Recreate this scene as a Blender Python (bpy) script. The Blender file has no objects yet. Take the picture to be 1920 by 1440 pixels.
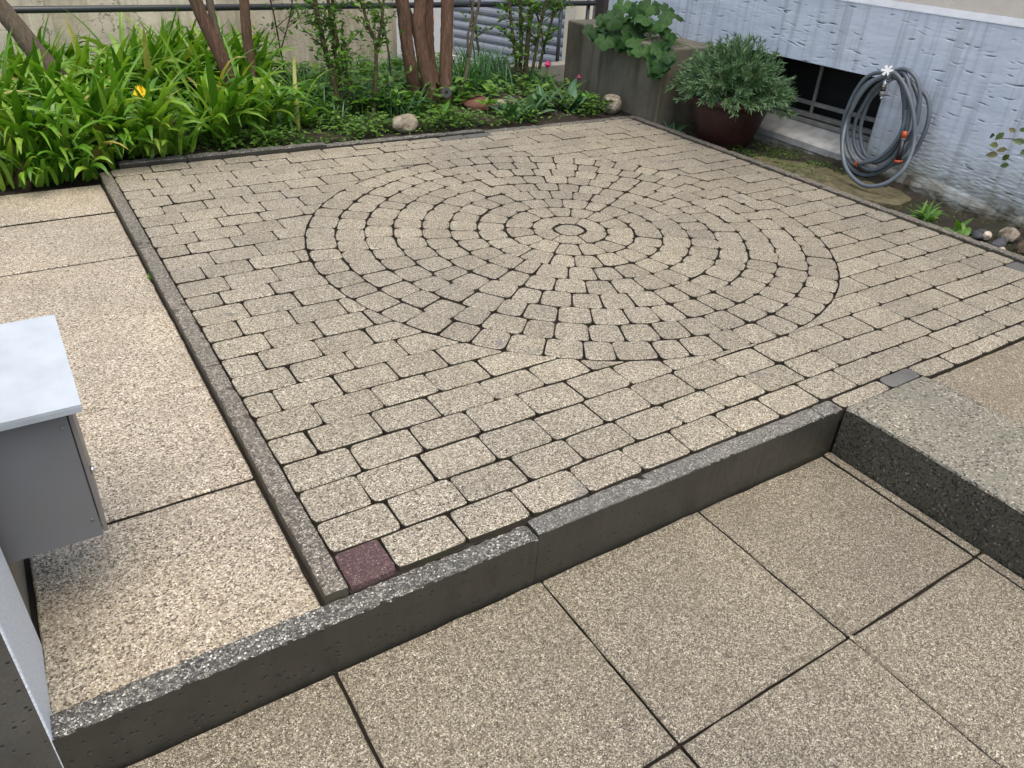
import bpy, bmesh, math, random
import numpy as np
from mathutils import Vector, Matrix
random.seed(7); RNG = np.random.default_rng(7)
R = math.radians
scene = bpy.context.scene
COL = scene.collection

# ------------------------------------------------------------------ camera, sky, sun, exposure
cd = bpy.data.cameras.new('camera'); cam = bpy.data.objects.new('camera', cd); COL.objects.link(cam)
cr = Vector((0.84549747, -0.53153062, 0.05108067)); cu = Vector((0.2484693, 0.47629271, 0.84345021)); cf = Vector((0.47264896, 0.70044304, -0.53477332))
m = Matrix.Identity(4)
for i in range(3):
    m[i][0] = cr[i]; m[i][1] = cu[i]; m[i][2] = -cf[i]
m[0][3], m[1][3], m[2][3] = -0.3543, -1.0763, 1.2022
cam.matrix_world = m
cd.sensor_width = 36; cd.lens = 1427.8 / 1920 * 36; cd.clip_start = 0.02; cd.clip_end = 400
scene.camera = cam
world = bpy.data.worlds.new('World'); scene.world = world; world.use_nodes = True
wn = world.node_tree; bg = wn.nodes['Background']
sky = wn.nodes.new('ShaderNodeTexSky'); sky.sky_type = 'NISHITA'; sky.sun_disc = False
SUN_EL, SUN_AZ = 72, -170       # azimuth from +Y towards +X
sky.sun_elevation = R(SUN_EL); sky.sun_rotation = R(SUN_AZ); sky.air_density = 1.0; sky.dust_density = 5.0; sky.ozone_density = 0.6
wn.links.new(sky.outputs[0], bg.inputs[0]); bg.inputs[1].default_value = 0.15
sd = bpy.data.lights.new('sun', 'SUN'); sd.energy = 1.2; sd.angle = R(80); sd.color = (1, 0.95, 0.87)
sun = bpy.data.objects.new('sun', sd); COL.objects.link(sun)
sv = Vector((math.sin(R(SUN_AZ)) * math.cos(R(SUN_EL)), math.cos(R(SUN_AZ)) * math.cos(R(SUN_EL)), math.sin(R(SUN_EL))))
sun.rotation_euler = sv.to_track_quat('Z', 'Y').to_euler(); sun.location = (0, 0, 8)
scene.view_settings.view_transform = 'Standard'; scene.view_settings.look = 'None'
scene.view_settings.gamma = 1; scene.view_settings.exposure = 0.66
scene.view_settings.use_curve_mapping = False

# ------------------------------------------------------------------ helpers
def org(o):
    v = Vector((0, 0, 0))
    while o is not None:
        v = v + o.location; o = o.parent
    return v
def mesh(name, verts, faces, mat=None, smooth=False, mats=None, fm=None):
    me = bpy.data.meshes.new(name); me.from_pydata([tuple(v) for v in verts], [], [tuple(f) for f in faces]); 
    for x in (mats or [mat]): me.materials.append(x)
    if fm is not None: me.polygons.foreach_set('material_index', fm)
    if smooth: me.polygons.foreach_set('use_smooth', [True] * len(me.polygons))
    me.update(); return me
def link(name, me, parent=None, loc=(0, 0, 0), **kw):
    o = bpy.data.objects.new(name, me); COL.objects.link(o); o.location = loc
    if parent: o.parent = parent
    for k, v in kw.items(): o[k] = v
    return o
def part(name, V, F, mat, parent, smooth=False, fm=None, mats=None, **kw):
    """V in world coordinates; stored relative to the parent's origin"""
    if parent is not None:
        a = org(parent); V = [(v[0] - a.x, v[1] - a.y, v[2] - a.z) for v in V]
    return link(name, mesh(name, V, F, mat, smooth, mats, fm), parent, **kw)
def thing(name, label, cat, loc, group=None):
    o = bpy.data.objects.new(name, None); COL.objects.link(o); o.location = loc; o.empty_display_size = .1
    o['label'] = label; o['category'] = cat
    if group: o['group'] = group
    return o
def tagthing(name, V, F, mat, label, cat, base, group=None, smooth=False, **kw):
    V = [(v[0] - base[0], v[1] - base[1], v[2] - base[2]) for v in V]
    o = link(name, mesh(name, V, F, mat, smooth, **kw), None, base, label=label, category=cat)
    if group: o['group'] = group
    return o
def box(x0, x1, y0, y1, z0, z1):
    V = [(x0, y0, z0), (x1, y0, z0), (x1, y1, z0), (x0, y1, z0), (x0, y0, z1), (x1, y0, z1), (x1, y1, z1), (x0, y1, z1)]
    F = [(0, 3, 2, 1), (4, 5, 6, 7), (0, 1, 5, 4), (1, 2, 6, 5), (2, 3, 7, 6), (3, 0, 4, 7)]
    return V, F
def join(*parts):
    V, F = [], []
    for v, f in parts:
        n = len(V); V += [tuple(a) for a in v]; F += [tuple(i + n for i in q) for q in f]
    return V, F
def bevbox(x0, x1, y0, y1, z0, z1, b=.004, seg=1):
    bm = bmesh.new(); V, F = box(x0, x1, y0, y1, z0, z1)
    vs = [bm.verts.new(v) for v in V]
    for f in F: bm.faces.new([vs[i] for i in f])
    bmesh.ops.bevel(bm, geom=list(bm.edges), offset=b, segments=seg, affect='EDGES', profile=.5)
    bm.verts.index_update()
    V = [tuple(v.co) for v in bm.verts]; F = [[v.index for v in f.verts] for f in bm.faces]; bm.free(); return V, F
def catmull(P, n=6, closed=False):
    P = [Vector(p) for p in P]; out = []; N = len(P)
    rng = range(N if closed else N - 1)
    for i in rng:
        if closed: a, b, c, d = P[i - 1], P[i], P[(i + 1) % N], P[(i + 2) % N]
        else: a, b, c, d = P[max(i - 1, 0)], P[i], P[i + 1], P[min(i + 2, N - 1)]
        for k in range(n):
            t = k / n
            out.append(.5 * ((2 * b) + (c - a) * t + (2 * a - 5 * b + 4 * c - d) * t * t + (3 * b - a - 3 * c + d) * t ** 3))
    if not closed: out.append(P[-1])
    return out
def tube(P, r, sides=8, wob=0.0, cap=True, closed=False):
    """sweep; r = number or list"""
    P = [Vector(p) for p in P]; n = len(P); rr = r if hasattr(r, '__len__') else [r] * n
    V, F = [], []; up = None
    for i in range(n):
        t = ((P[(i + 1) % n] - P[i - 1]) if closed else (P[min(i + 1, n - 1)] - P[max(i - 1, 0)])).normalized()
        if up is None: up = t.orthogonal().normalized()
        up = (up - t * up.dot(t)).normalized(); s = t.cross(up)
        for k in range(sides):
            a = 2 * math.pi * k / sides; q = rr[i] * (1 + random.uniform(-wob, wob))
            V.append(P[i] + (up * math.cos(a) + s * math.sin(a)) * q)
    m_ = n if closed else n - 1
    for i in range(m_):
        for k in range(sides):
            j = (i + 1) % n
            F.append((i * sides + k, i * sides + (k + 1) % sides, j * sides + (k + 1) % sides, j * sides + k))
    if cap and not closed:
        F.append(tuple(range(sides))[::-1]); F.append(tuple((n - 1) * sides + k for k in range(sides)))
    return V, F
def lathe(prof, c, n=32):
    V, F = [], []
    for r, z in prof:
        for k in range(n):
            a = 2 * math.pi * k / n; V.append((c[0] + r * math.cos(a), c[1] + r * math.sin(a), c[2] + z))
    for i in range(len(prof) - 1):
        for k in range(n): F.append((i * n + k, i * n + (k + 1) % n, (i + 1) * n + (k + 1) % n, (i + 1) * n + k))
    return V, F
def rough_box(axis, a0, a1, b0, b1, z0, z1, step=.02, r=.006, jit=.0015, chips=0):
    """long stone: rounded profile with ragged edges, swept along x or y. returns V,F,topface flags"""
    prof = []; 
    for (cx_, cz_, s0) in ((b1 - r, z0 + r, -90), (b1 - r, z1 - r, 0), (b0 + r, z1 - r, 90), (b0 + r, z0 + r, 180)):
        for k in range(3):
            a = R(s0 + 45 * k); prof.append((cx_ + r * math.cos(a), cz_ + r * math.sin(a)))
    # extra points across the top so that it can undulate
    n = max(2, int((a1 - a0) / step)); V, F, T = [], [], []
    pr = []
    for i, q in enumerate(prof):
        pr.append((q, i))
        if i == 5:
            q2 = prof[6]
            for t in (.33, .66): pr.append(((q[0] + (q2[0] - q[0]) * t, q[1]), -1))
    L = len(pr)
    chipc = [(random.uniform(a0, a1), random.choice((0, 1)), random.uniform(.006, .016)) for _ in range(chips)]
    for i in range(n + 1):
        a = a0 + (a1 - a0) * i / n; e = 0.004 if i in (0, n) else 0
        if i == 0: a = a0
        for (q, id_) in pr:
            b, z = q; b += random.gauss(0, jit * .6); 
            if z > z0 + r * 2: z += random.gauss(0, jit * (.9 if id_ >= 0 else .6))
            if z > z0 + r * 2: z -= e
            for (ca, side, cr_) in chipc:
                if abs(a - ca) < cr_ * 1.5 and z > z1 - 2 * r and ((b > (b0 + b1) / 2) == bool(side)) and id_ >= 0:
                    z -= cr_ * .5 * (1 - abs(a - ca) / (cr_ * 1.5))
            V.append((a, b, z) if axis == 'x' else (b, a, z))
    for i in range(n):
        for k in range(L):
            k2 = (k + 1) % L; f = (i * L + k, i * L + k2, (i + 1) * L + k2, (i + 1) * L + k)
            F.append(f if axis == 'x' else f[::-1])
            z_ = min(V[f[0]][2], V[f[1]][2]); T.append(1 if z_ > z1 - r * 1.2 else 0)
    f0 = tuple(range(L)); f1 = tuple(n * L + k for k in range(L))
    F += [f0[::-1] if axis == 'x' else f0, f1 if axis == 'x' else f1[::-1]]; T += [0, 0]
    # recentre winding so that normals point out
    return V, [tuple(reversed(f)) for f in F] if axis == 'y' and False else F, T

# ------------------------------------------------------------------ materials
class NT:
    def __init__(s, name):
        s.m = bpy.data.materials.new(name); s.m.use_nodes = True; s.t = s.m.node_tree; s.b = s.t.nodes['Principled BSDF']; s.out = s.t.nodes['Material Output']
    def n(s, typ, **kw):
        q = s.t.nodes.new(typ)
        for k, v in kw.items(): setattr(q, k, v)
        return q
    def l(s, a, b): s.t.links.new(a, b)
    def pos(s, scale=(1, 1, 1)):
        g = s.n('ShaderNodeNewGeometry'); mp = s.n('ShaderNodeMapping'); mp.inputs['Scale'].default_value = scale
        s.l(g.outputs['Position'], mp.inputs['Vector']); return mp.outputs[0]
    def noise(s, scale, detail=3, rough=.55, vec=None, dist=0):
        q = s.n('ShaderNodeTexNoise'); q.inputs['Scale'].default_value = scale; q.inputs['Detail'].default_value = detail
        q.inputs['Roughness'].default_value = rough; q.inputs['Distortion'].default_value = dist
        s.l(vec if vec is not None else s.pos(), q.inputs['Vector']); return q.outputs['Fac']
    def vor(s, scale, feature='F1', vec=None, rnd=1):
        q = s.n('ShaderNodeTexVoronoi', feature=feature); q.inputs['Scale'].default_value = scale; q.inputs['Randomness'].default_value = rnd
        s.l(vec if vec is not None else s.pos(), q.inputs['Vector']); return q
    def ramp(s, fac, stops, mode='LINEAR'):
        q = s.n('ShaderNodeValToRGB'); e = q.color_ramp.elements; q.color_ramp.interpolation = mode
        while len(e) < len(stops): e.new(.5)
        for i, (p, c) in enumerate(stops): e[i].position = p; e[i].color = (*c, 1) if len(c) == 3 else c
        s.l(fac, q.inputs[0]); return q.outputs[0]
    def rng(s, v, a, b, c=0, d=1):
        q = s.n('ShaderNodeMapRange'); s.l(v, q.inputs[0])
        for i, x in enumerate((a, b, c, d)): q.inputs[i + 1].default_value = x
        return q.outputs[0]
    def mix(s, f, a, b, mode='MIX'):
        q = s.n('ShaderNodeMix', data_type='RGBA', blend_type=mode)
        for sock, v in ((q.inputs[0], f), (q.inputs[6], a), (q.inputs[7], b)):
            if isinstance(v, (int, float)): sock.default_value = v
            elif isinstance(v, tuple): sock.default_value = (*v, 1)
            else: s.l(v, sock)
        return q.outputs[2]
    def math(s, op, a, b=0.):
        q = s.n('ShaderNodeMath', operation=op)
        for i, v in enumerate((a, b)):
            if isinstance(v, (int, float)): q.inputs[i].default_value = v
            else: s.l(v, q.inputs[i])
        return q.outputs[0]
    def sep(s, v):
        q = s.n('ShaderNodeSeparateXYZ'); s.l(v, q.inputs[0]); return q.outputs
    def bump(s, h, strength=.5, dist=.002, prev=None):
        q = s.n('ShaderNodeBump'); q.inputs['Strength'].default_value = strength; q.inputs['Distance'].default_value = dist
        s.l(h, q.inputs['Height'])
        if prev is not None: s.l(prev, q.inputs['Normal'])
        s.l(q.outputs[0], s.b.inputs['Normal']); return q.outputs[0]
    def col(s, c):
        if isinstance(c, tuple): s.b.inputs['Base Color'].default_value = (*c, 1)
        else: s.l(c, s.b.inputs['Base Color'])
    def rgh(s, r):
        if isinstance(r, (int, float)): s.b.inputs['Roughness'].default_value = r
        else: s.l(r, s.b.inputs['Roughness'])

def aggregate(name, grain, stops, matrix, tint=.12, dirt=(.25, .22, .17), dirt_amt=.35, rough=.62, gap=.10, bump=.7, stain=None, edge_dirt=False):
    t = NT(name); v = t.vor(grain)
    rv = t.n('ShaderNodeSeparateColor'); t.l(v.outputs['Color'], rv.inputs[0])
    c = t.ramp(rv.outputs[0], stops, 'LINEAR')
    e = t.vor(grain, 'DISTANCE_TO_EDGE'); ed = t.rng(e.outputs['Distance'], .02, gap)
    c = t.mix(ed, matrix, c)
    nm = t.noise(115, 2, .7); km = t.mix(t.rng(nm, .33, .67), (.74, .74, .75), (1.22, 1.21, 1.19)); c = t.mix(1., c, km, 'MULTIPLY')
    n1 = t.noise(6, 5, .65); n2 = t.noise(1.3, 3)
    c = t.mix(t.rng(n1, .42, .78, 0, dirt_amt), c, dirt, 'MIX')
    hue = t.mix(t.rng(n2, .3, .7), (.84, .84, .86), (1.07, 1.05, 1.0)); c = t.mix(1., c, hue, 'MULTIPLY')
    oi = t.n('ShaderNodeObjectInfo'); k = t.rng(oi.outputs['Random'], 0, 1, 1 - tint, 1 + tint)
    cc = t.n('ShaderNodeCombineColor'); t.l(k, cc.inputs[0]); t.l(k, cc.inputs[1])
    oi2 = t.math('MULTIPLY', k, .985); t.l(oi2, cc.inputs[2])
    c = t.mix(1., c, cc.outputs[0], 'MULTIPLY'); c = t.mix(1., c, (.965, .96, .95), 'MULTIPLY')
    if stain:
        n3 = t.noise(9, 2, .5, dist=1.); n4 = t.noise(2.2, 2)
        f = t.math('MULTIPLY', t.rng(n3, .66, .74), t.rng(n4, .45, .6)); c = t.mix(t.math('MULTIPLY', f, .6), c, stain)
    t.col(c); t.rgh(t.rng(rv.outputs[1], 0, 1, rough - .22, rough + .15))
    h = t.math('ADD', t.math('MULTIPLY', ed, .8), t.math('MULTIPLY', rv.outputs[2], .5))
    t.bump(h, bump, .0018); t.b.inputs['Specular IOR Level'].default_value = .4
    return t.m
PEB = [(0, (.03, .028, .025)), (.10, (.10, .088, .07)), (.22, (.28, .25, .195)), (.5, (.46, .425, .335)), (.75, (.58, .545, .44)), (.9, (.76, .73, .63)), (1, (.88, .86, .78))]
PEB2 = [(0, (.025, .022, .022)), (.12, (.10, .082, .07)), (.22, (.27, .22, .17)), (.42, (.445, .40, .31)), (.7, (.56, .515, .415)), (.9, (.75, .70, .58)), (1, (.87, .84, .76))]
PEB3 = [(0, (.035, .031, .025)), (.14, (.11, .097, .075)), (.34, (.245, .218, .165)), (.65, (.37, .34, .26)), (.88, (.57, .535, .43)), (1, (.78, .75, .65))]
PEBR = [(0, (.06, .035, .036)), (.3, (.12, .072, .074)), (.7, (.17, .108, .11)), (.93, (.26, .17, .16)), (1, (.5, .42, .40))]
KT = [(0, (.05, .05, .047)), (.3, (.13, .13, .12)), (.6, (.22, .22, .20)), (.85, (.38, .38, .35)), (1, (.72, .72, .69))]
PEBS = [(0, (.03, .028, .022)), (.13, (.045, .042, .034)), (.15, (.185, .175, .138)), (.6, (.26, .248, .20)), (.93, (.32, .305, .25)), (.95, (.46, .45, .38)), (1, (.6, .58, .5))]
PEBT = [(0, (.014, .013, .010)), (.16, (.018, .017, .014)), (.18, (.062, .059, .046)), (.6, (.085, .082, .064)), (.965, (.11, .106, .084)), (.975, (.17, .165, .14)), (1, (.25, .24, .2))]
KM = [(0, (.05, .05, .047)), (.3, (.13, .13, .12)), (.7, (.22, .22, .205)), (.9, (.36, .36, .34)), (1, (.6, .6, .57))]
M = {}
M['paver'] = aggregate('paver_aggregate', 330, PEB, (.15, .13, .09), tint=.11, dirt=(.24, .215, .17), stain=(.13, .14, .16))
M['slab_left'] = aggregate('coarse_washed_gravel', 290, PEB2, (.24, .205, .145), tint=.05, dirt=(.26, .22, .165), dirt_amt=.45, gap=.08, bump=.3)
M['slab_low'] = aggregate('fine_washed_gravel', 400, PEB3, (.13, .11, .08), tint=.05, dirt=(.17, .15, .11), dirt_amt=.35)
M['slab_right'] = aggregate('fine_washed_gravel_brown', 420, PEB3, (.14, .11, .07), tint=.05, dirt=(.2, .15, .10), dirt_amt=.6)
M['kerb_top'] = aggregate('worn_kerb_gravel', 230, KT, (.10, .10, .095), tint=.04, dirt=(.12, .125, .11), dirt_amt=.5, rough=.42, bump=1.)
M['kerb_left_top'] = aggregate('worn_side_kerb_gravel', 260, [(0, (.07, .065, .06)), (.3, (.18, .165, .14)), (.6, (.30, .275, .225)), (.85, (.46, .43, .37)), (1, (.72, .70, .65))], (.13, .12, .10), tint=.04, dirt=(.16, .155, .13), dirt_amt=.55, rough=.5, bump=.9)
def concrete(name, c1, c2, pit=(.02, .02, .018), rough=.5, scale=9, pits=True, streak=None, bumpd=.002, pitscale=75, pitsel=.62):
    t = NT(name); n1 = t.noise(scale, 6, .65); c = t.ramp(n1, [(.3, c1), (.7, c2)])
    nf = t.noise(260, 2, .6); c = t.mix(t.rng(nf, .35, .7, 0, .35), c, tuple(x * .6 for x in c1))
    if streak is not None:
        ns = t.noise(5, 4, .6, vec=t.pos((1.6, 1.6, .22))); c = t.mix(t.rng(ns, .48, .66, 0, .8), c, streak)
    h = t.math('ADD', t.math('MULTIPLY', n1, .5), t.math('MULTIPLY', nf, .25))
    if pits:
        v = t.vor(pitscale); p = t.rng(v.outputs['Distance'], .12, .30); rv = t.n('ShaderNodeSeparateColor'); t.l(v.outputs['Color'], rv.inputs[0])
        sel = t.rng(rv.outputs[0], pitsel, pitsel + .04); pp = t.math('MULTIPLY', t.math('SUBTRACT', 1., p), sel)
        c = t.mix(pp, c, pit); h = t.math('SUBTRACT', h, t.math('MULTIPLY', pp, 1.2))
    t.col(c); t.rgh(rough); t.bump(h, .8, bumpd); return t.m
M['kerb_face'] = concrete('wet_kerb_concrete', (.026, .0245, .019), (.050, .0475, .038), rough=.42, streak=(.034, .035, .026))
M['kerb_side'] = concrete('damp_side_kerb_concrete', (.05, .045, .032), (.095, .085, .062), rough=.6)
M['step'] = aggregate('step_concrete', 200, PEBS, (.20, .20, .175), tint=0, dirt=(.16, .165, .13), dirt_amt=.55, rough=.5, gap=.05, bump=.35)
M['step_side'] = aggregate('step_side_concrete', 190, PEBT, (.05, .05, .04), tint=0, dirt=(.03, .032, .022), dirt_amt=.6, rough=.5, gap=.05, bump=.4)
M['planter'] = concrete('weathered_wall_concrete', (.10, .092, .065), (.22, .205, .155), rough=.75, scale=3, streak=(.055, .052, .032), pits=False, bumpd=.004)
M['pillar_front'] = concrete('dark_pillar_concrete', (.055, .053, .045), (.095, .092, .078), rough=.7, scale=5)
M['pillar_beige'] = concrete('beige_plinth_concrete', (.22, .20, .16), (.32, .29, .235), rough=.7, pits=False)
M['darkstone'] = concrete('dark_grey_paver', (.09, .092, .088), (.15, .15, .14), rough=.5, pits=False)
M['redstone'] = aggregate('red_brown_paver', 420, PEBR, (.07, .035, .035), tint=0, dirt=(.10, .06, .06), rough=.5)
M['kerb_mid'] = aggregate('smooth_kerb_top', 320, KM, (.13, .13, .12), tint=0, dirt=(.10, .105, .095), dirt_amt=.6, rough=.45, bump=.5)
M['darkbase'] = concrete('gravel_bed', (.012, .009, .006), (.032, .024, .015), rough=.95, pits=False, scale=40)

M['joint'] = concrete('soil_and_shade_joint', (.018, .014, .009), (.045, .034, .022), rough=.95, pits=False, scale=14, streak=(.030, .036, .012))  # stone sides, lower bevels: joint soil plus occlusion shade put into the colour
def simple(name, c, rough=.5, metal=0, spec=None, coat=0, var=.0, bump=0, bscale=60):
    t = NT(name)
    if var: t.col(t.ramp(t.noise(14, 4), [(.3, tuple(x * (1 - var) for x in c)), (.7, tuple(min(1, x * (1 + var)) for x in c))]))
    else: t.col(c)
    t.rgh(rough); t.b.inputs['Metallic'].default_value = metal
    if coat: t.b.inputs['Coat Weight'].default_value = coat
    if bump: t.bump(t.noise(bscale, 4), bump, .002)
    return t.m
# soil
t = NT('garden_soil'); n = t.noise(28, 7, .7); t.col(t.ramp(n, [(.3, (.012, .009, .006)), (.55, (.035, .025, .016)), (.75, (.075, .055, .035))])); t.rgh(.9); t.bump(n, 1., .03); M['soil'] = t.m
t = NT('mossy_soil'); n = t.noise(24, 7, .7); n2 = t.noise(5, 4)
c = t.ramp(n, [(.3, (.012, .010, .006)), (.55, (.035, .027, .017)), (.75, (.08, .06, .035))]); c = t.mix(t.rng(n2, .45, .65, 0, .7), c, (.035, .05, .012)); t.col(c); t.rgh(.85); t.bump(n, 1., .02); M['mossoil'] = t.m
# bark
def bark(name, a, b, c_):
    t = NT(name); v = t.pos((22, 22, 3.2)); n = t.noise(3.4, 8, .75, vec=v, dist=1.2); n2 = t.noise(4, 3)
    c = t.ramp(n, [(.3, a), (.55, b), (.75, c_)]); c = t.mix(t.rng(n2, .5, .75, 0, .5), c, (.10, .085, .05)); t.col(c); t.rgh(.8); t.bump(n, 1., .012); return t.m
M['bark_red'] = bark('flaky_red_bark', (.035, .018, .011), (.15, .082, .050), (.36, .24, .16))
M['bark_grey'] = bark('grey_brown_bark', (.06, .045, .03), (.15, .115, .08), (.27, .22, .16))
M['bark_green'] = bark('mossy_green_bark', (.03, .028, .012), (.10, .085, .04), (.19, .16, .09))
# leaves
def leafmat(name, dark, mid, light, rough=.35, trans=.3, tip=None):
    t = NT(name); a = t.n('ShaderNodeAttribute'); a.attribute_name = 'tint'; oi = t.n('ShaderNodeObjectInfo')
    f = t.math('FRACT', t.math('ADD', a.outputs['Fac'], oi.outputs['Random']))
    c = t.ramp(f, [(0, dark), (.45, mid), (.8, light), (.965, mid), (.985, tip or mid)]); n = t.noise(30, 3)
    c = t.mix(t.rng(n, .3, .75, 0, .35), c, dark); t.col(c); t.rgh(rough)
    t.b.inputs['Specular IOR Level'].default_value = .5
    tr = t.n('ShaderNodeBsdfTranslucent'); t.l(t.mix(1., c, (1.25, 1.35, .5), 'MULTIPLY'), tr.inputs[0])
    ms = t.n('ShaderNodeMixShader'); ms.inputs[0].default_value = trans
    t.l(t.b.outputs[0], ms.inputs[1]); t.l(tr.outputs[0], ms.inputs[2]); t.l(ms.outputs[0], t.out.inputs[0]); return t.m
M['lily'] = leafmat('daylily_leaf', (.045, .13, .010), (.13, .30, .026), (.29, .45, .06), .28, .32, tip=(.50, .40, .13))
M['strap'] = leafmat('dark_strap_leaf', (.025, .09, .03), (.06, .17, .06), (.13, .27, .12), .3)
M['tulipleaf'] = leafmat('tulip_leaf', (.035, .10, .04), (.075, .18, .075), (.16, .28, .15), .33, .2)
M['small'] = leafmat('groundcover_leaf', (.03, .08, .015), (.085, .19, .03), (.18, .32, .05), .45)
M['shrubleaf'] = leafmat('shrub_leaf', (.04, .11, .012), (.09, .22, .022), (.17, .33, .04), .4)
M['lav'] = leafmat('lavender_leaf', (.05, .11, .045), (.11, .21, .09), (.22, .34, .18), .5, .15)
M['lobed'] = leafmat('lobed_leaf', (.010, .045, .005), (.022, .088, .009), (.042, .13, .015), .65, .25)
M['weed'] = leafmat('weed_leaf', (.06, .16, .02), (.12, .28, .03), (.2, .38, .05), .4, .3)
M['rose'] = leafmat('rose_leaf', (.04, .07, .02), (.08, .14, .03), (.16, .12, .05), .4, .2)
M['stem'] = simple('green_stem', (.09, .14, .04), .5, var=.3)
M['twig'] = simple('brown_twig', (.10, .07, .045), .7, var=.3)
M['yellow'] = simple('yellow_petal', (.90, .64, .02), .5)
M['orange'] = simple('orange_petal', (.85, .30, .01), .5)
M['pink'] = simple('pink_petal', (.70, .05, .22), .45)
M['mauve'] = simple('mauve_petal', (.30, .06, .12), .5)
M['white'] = simple('white_petal', (.75, .75, .72), .5)
def rockmat(name, a, b):
    t = NT(name); n = t.noise(18, 6, .7); t.col(t.ramp(n, [(.35, a), (.65, b)])); t.rgh(.7); t.bump(n, 1., .012); return t.m
M['rock_tan'] = rockmat('pale_tan_rock', (.12, .09, .055), (.42, .38, .29)); M['rock_brown'] = rockmat('brown_rock', (.035, .022, .012), (.13, .085, .045))
M['rock_grey'] = rockmat('dark_grey_rock', (.035, .038, .042), (.11, .115, .12)); M['rock_white'] = rockmat('cream_pebble', (.42, .32, .22), (.7, .62, .5))
M['plank'] = rockmat('mossy_flat_stone', (.05, .05, .022), (.19, .16, .085))
# house plaster (blue-white paint, gouged render)
t = NT('blue_white_gouged_render')
P = t.pos(); z = t.sep(P)[2]; att = t.n('ShaderNodeAttribute'); att.attribute_name = 'gouge'
n1 = t.noise(3, 5, .6); n2 = t.noise(7, 5, .65, dist=.4)
c = t.ramp(n1, [(.3, (.50, .57, .665)), (.7, (.60, .665, .755))])
st = t.noise(11, 4, .6, vec=t.pos((1, 2.6, .08))); c = t.mix(t.rng(st, .50, .68, 0, .5), c, (.26, .29, .32))
zz = t.math('ADD', z, t.math('MULTIPLY', t.math('SUBTRACT', n2, .5), .34))
c = t.mix(t.rng(zz, .33, .04, 0, .6), c, (.27, .29, .21))
c = t.mix(t.rng(zz, .11, -.05, 0, .9), c, (.11, .095, .05))
c = t.mix(t.rng(zz, .02, -.08, 0, 1), c, (.045, .035, .018))
c = t.mix(t.rng(att.outputs['Fac'], .18, .65, 0, .9), c, (.035, .04, .045))
t.col(c); t.rgh(.62)
nn = t.noise(60, 4, .6, vec=t.pos((1, .45, 1.3))); t.bump(nn, .35, .002); M['plaster'] = t.m
M['cream'] = simple('cream_render', (.64, .59, .51), .8, var=.06, bump=.6, bscale=150)
M['ledge'] = simple('white_ledge_paint', (.46, .50, .53), .6, var=.08, bump=.3)
M['sill'] = simple('dirty_white_sill', (.34, .345, .33), .6, var=.25, bump=.5, bscale=40)
M['reveal'] = simple('grey_blue_reveal', (.42, .47, .52), .6, var=.08)
M['black'] = simple('dark_cellar', (.006, .006, .007), .8)
M['bars'] = simple('grey_window_bar', (.20, .20, .185), .5, var=.3)
M['hose'] = simple('grey_rubber_hose', (.11, .135, .155), .33, var=.15)
M['chrome'] = simple('chrome', (.7, .7, .7), .18, 1); M['whitemetal'] = simple('white_handle', (.55, .57, .58), .35)
M['blackplastic'] = simple('black_plastic', (.015, .015, .016), .35); M['orangep'] = simple('orange_plastic', (.50, .085, .02), .4)
M['pot'] = simple('shaded_dark_red_glaze', (.028, .008, .006), .5, var=.4)  # dark red glaze, lowered further to carry the shade under the lavender
t = NT('grey_sheet_metal'); n = t.noise(3, 4); c = t.ramp(n, [(.3, (.125, .133, .14)), (.7, (.155, .163, .172))]); sc = t.noise(70, 3, .7, dist=.6); c = t.mix(t.rng(sc, .70, .74), c, (.07, .07, .07))
gr = t.noise(8, 5, .7, vec=t.pos((1, 1, .4))); c = t.mix(t.rng(gr, .5, .75, 0, .35), c, (.15, .14, .12)); t.col(c); t.rgh(.42); M['boxgrey'] = t.m
M['lid'] = simple('pale_galvanised_lid', (.40, .45, .485), .5, .0, var=.10, bump=.15)
M['doorgrey'] = simple('grey_box_door', (.20, .19, .18), .45, .2)
t = NT('white_stipple_plaster'); n = t.noise(140, 3, .6); t.col(t.ramp(n, [(.3, (.60, .68, .77)), (.7, (.75, .81, .87))])); t.rgh(.6); t.bump(n, .9, .004); M['stipple'] = t.m
# garden back wall
t = NT('stained_back_wall'); n1 = t.noise(2, 6, .65); c = t.ramp(n1, [(.3, (.52, .475, .36)), (.7, (.76, .71, .58))])
s1 = t.noise(3.2, 5, .7, vec=t.pos((1.8, 1, .3)), dist=.5); c = t.mix(t.rng(s1, .47, .68, 0, .75), c, (.22, .175, .095))
s2 = t.noise(12, 5, .6); c = t.mix(t.rng(s2, .5, .75, 0, .4), c, (.30, .28, .22))
cn = t.noise(1.6, 5, .6, vec=t.pos((1, 1, 1.4))); c = t.mix(t.rng(t.math('ABSOLUTE', t.math('SUBTRACT', cn, .53)), .005, .0015, 0, .7), c, (.10, .09, .06))
t.col(c); t.rgh(.85); t.bump(t.noise(50, 4), .5, .006); M['backwall'] = t.m
M['pipe'] = simple('dark_grey_pipe', (.045, .05, .055), .3, .3); M['shutter'] = simple('grey_shutter_slat', (.30, .33, .37), .45, var=.06)
M['bwhite'] = simple('white_house_paint', (.74, .73, .68), .7, var=.05); M['bcream'] = simple('pale_yellow_frame', (.72, .68, .52), .6)
M['wood'] = simple('dark_wood_post', (.045, .035, .028), .7, var=.3, bump=.5); M['burl'] = simple('red_brown_stump', (.13, .055, .035), .8, var=.45, bump=1, bscale=30)

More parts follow.
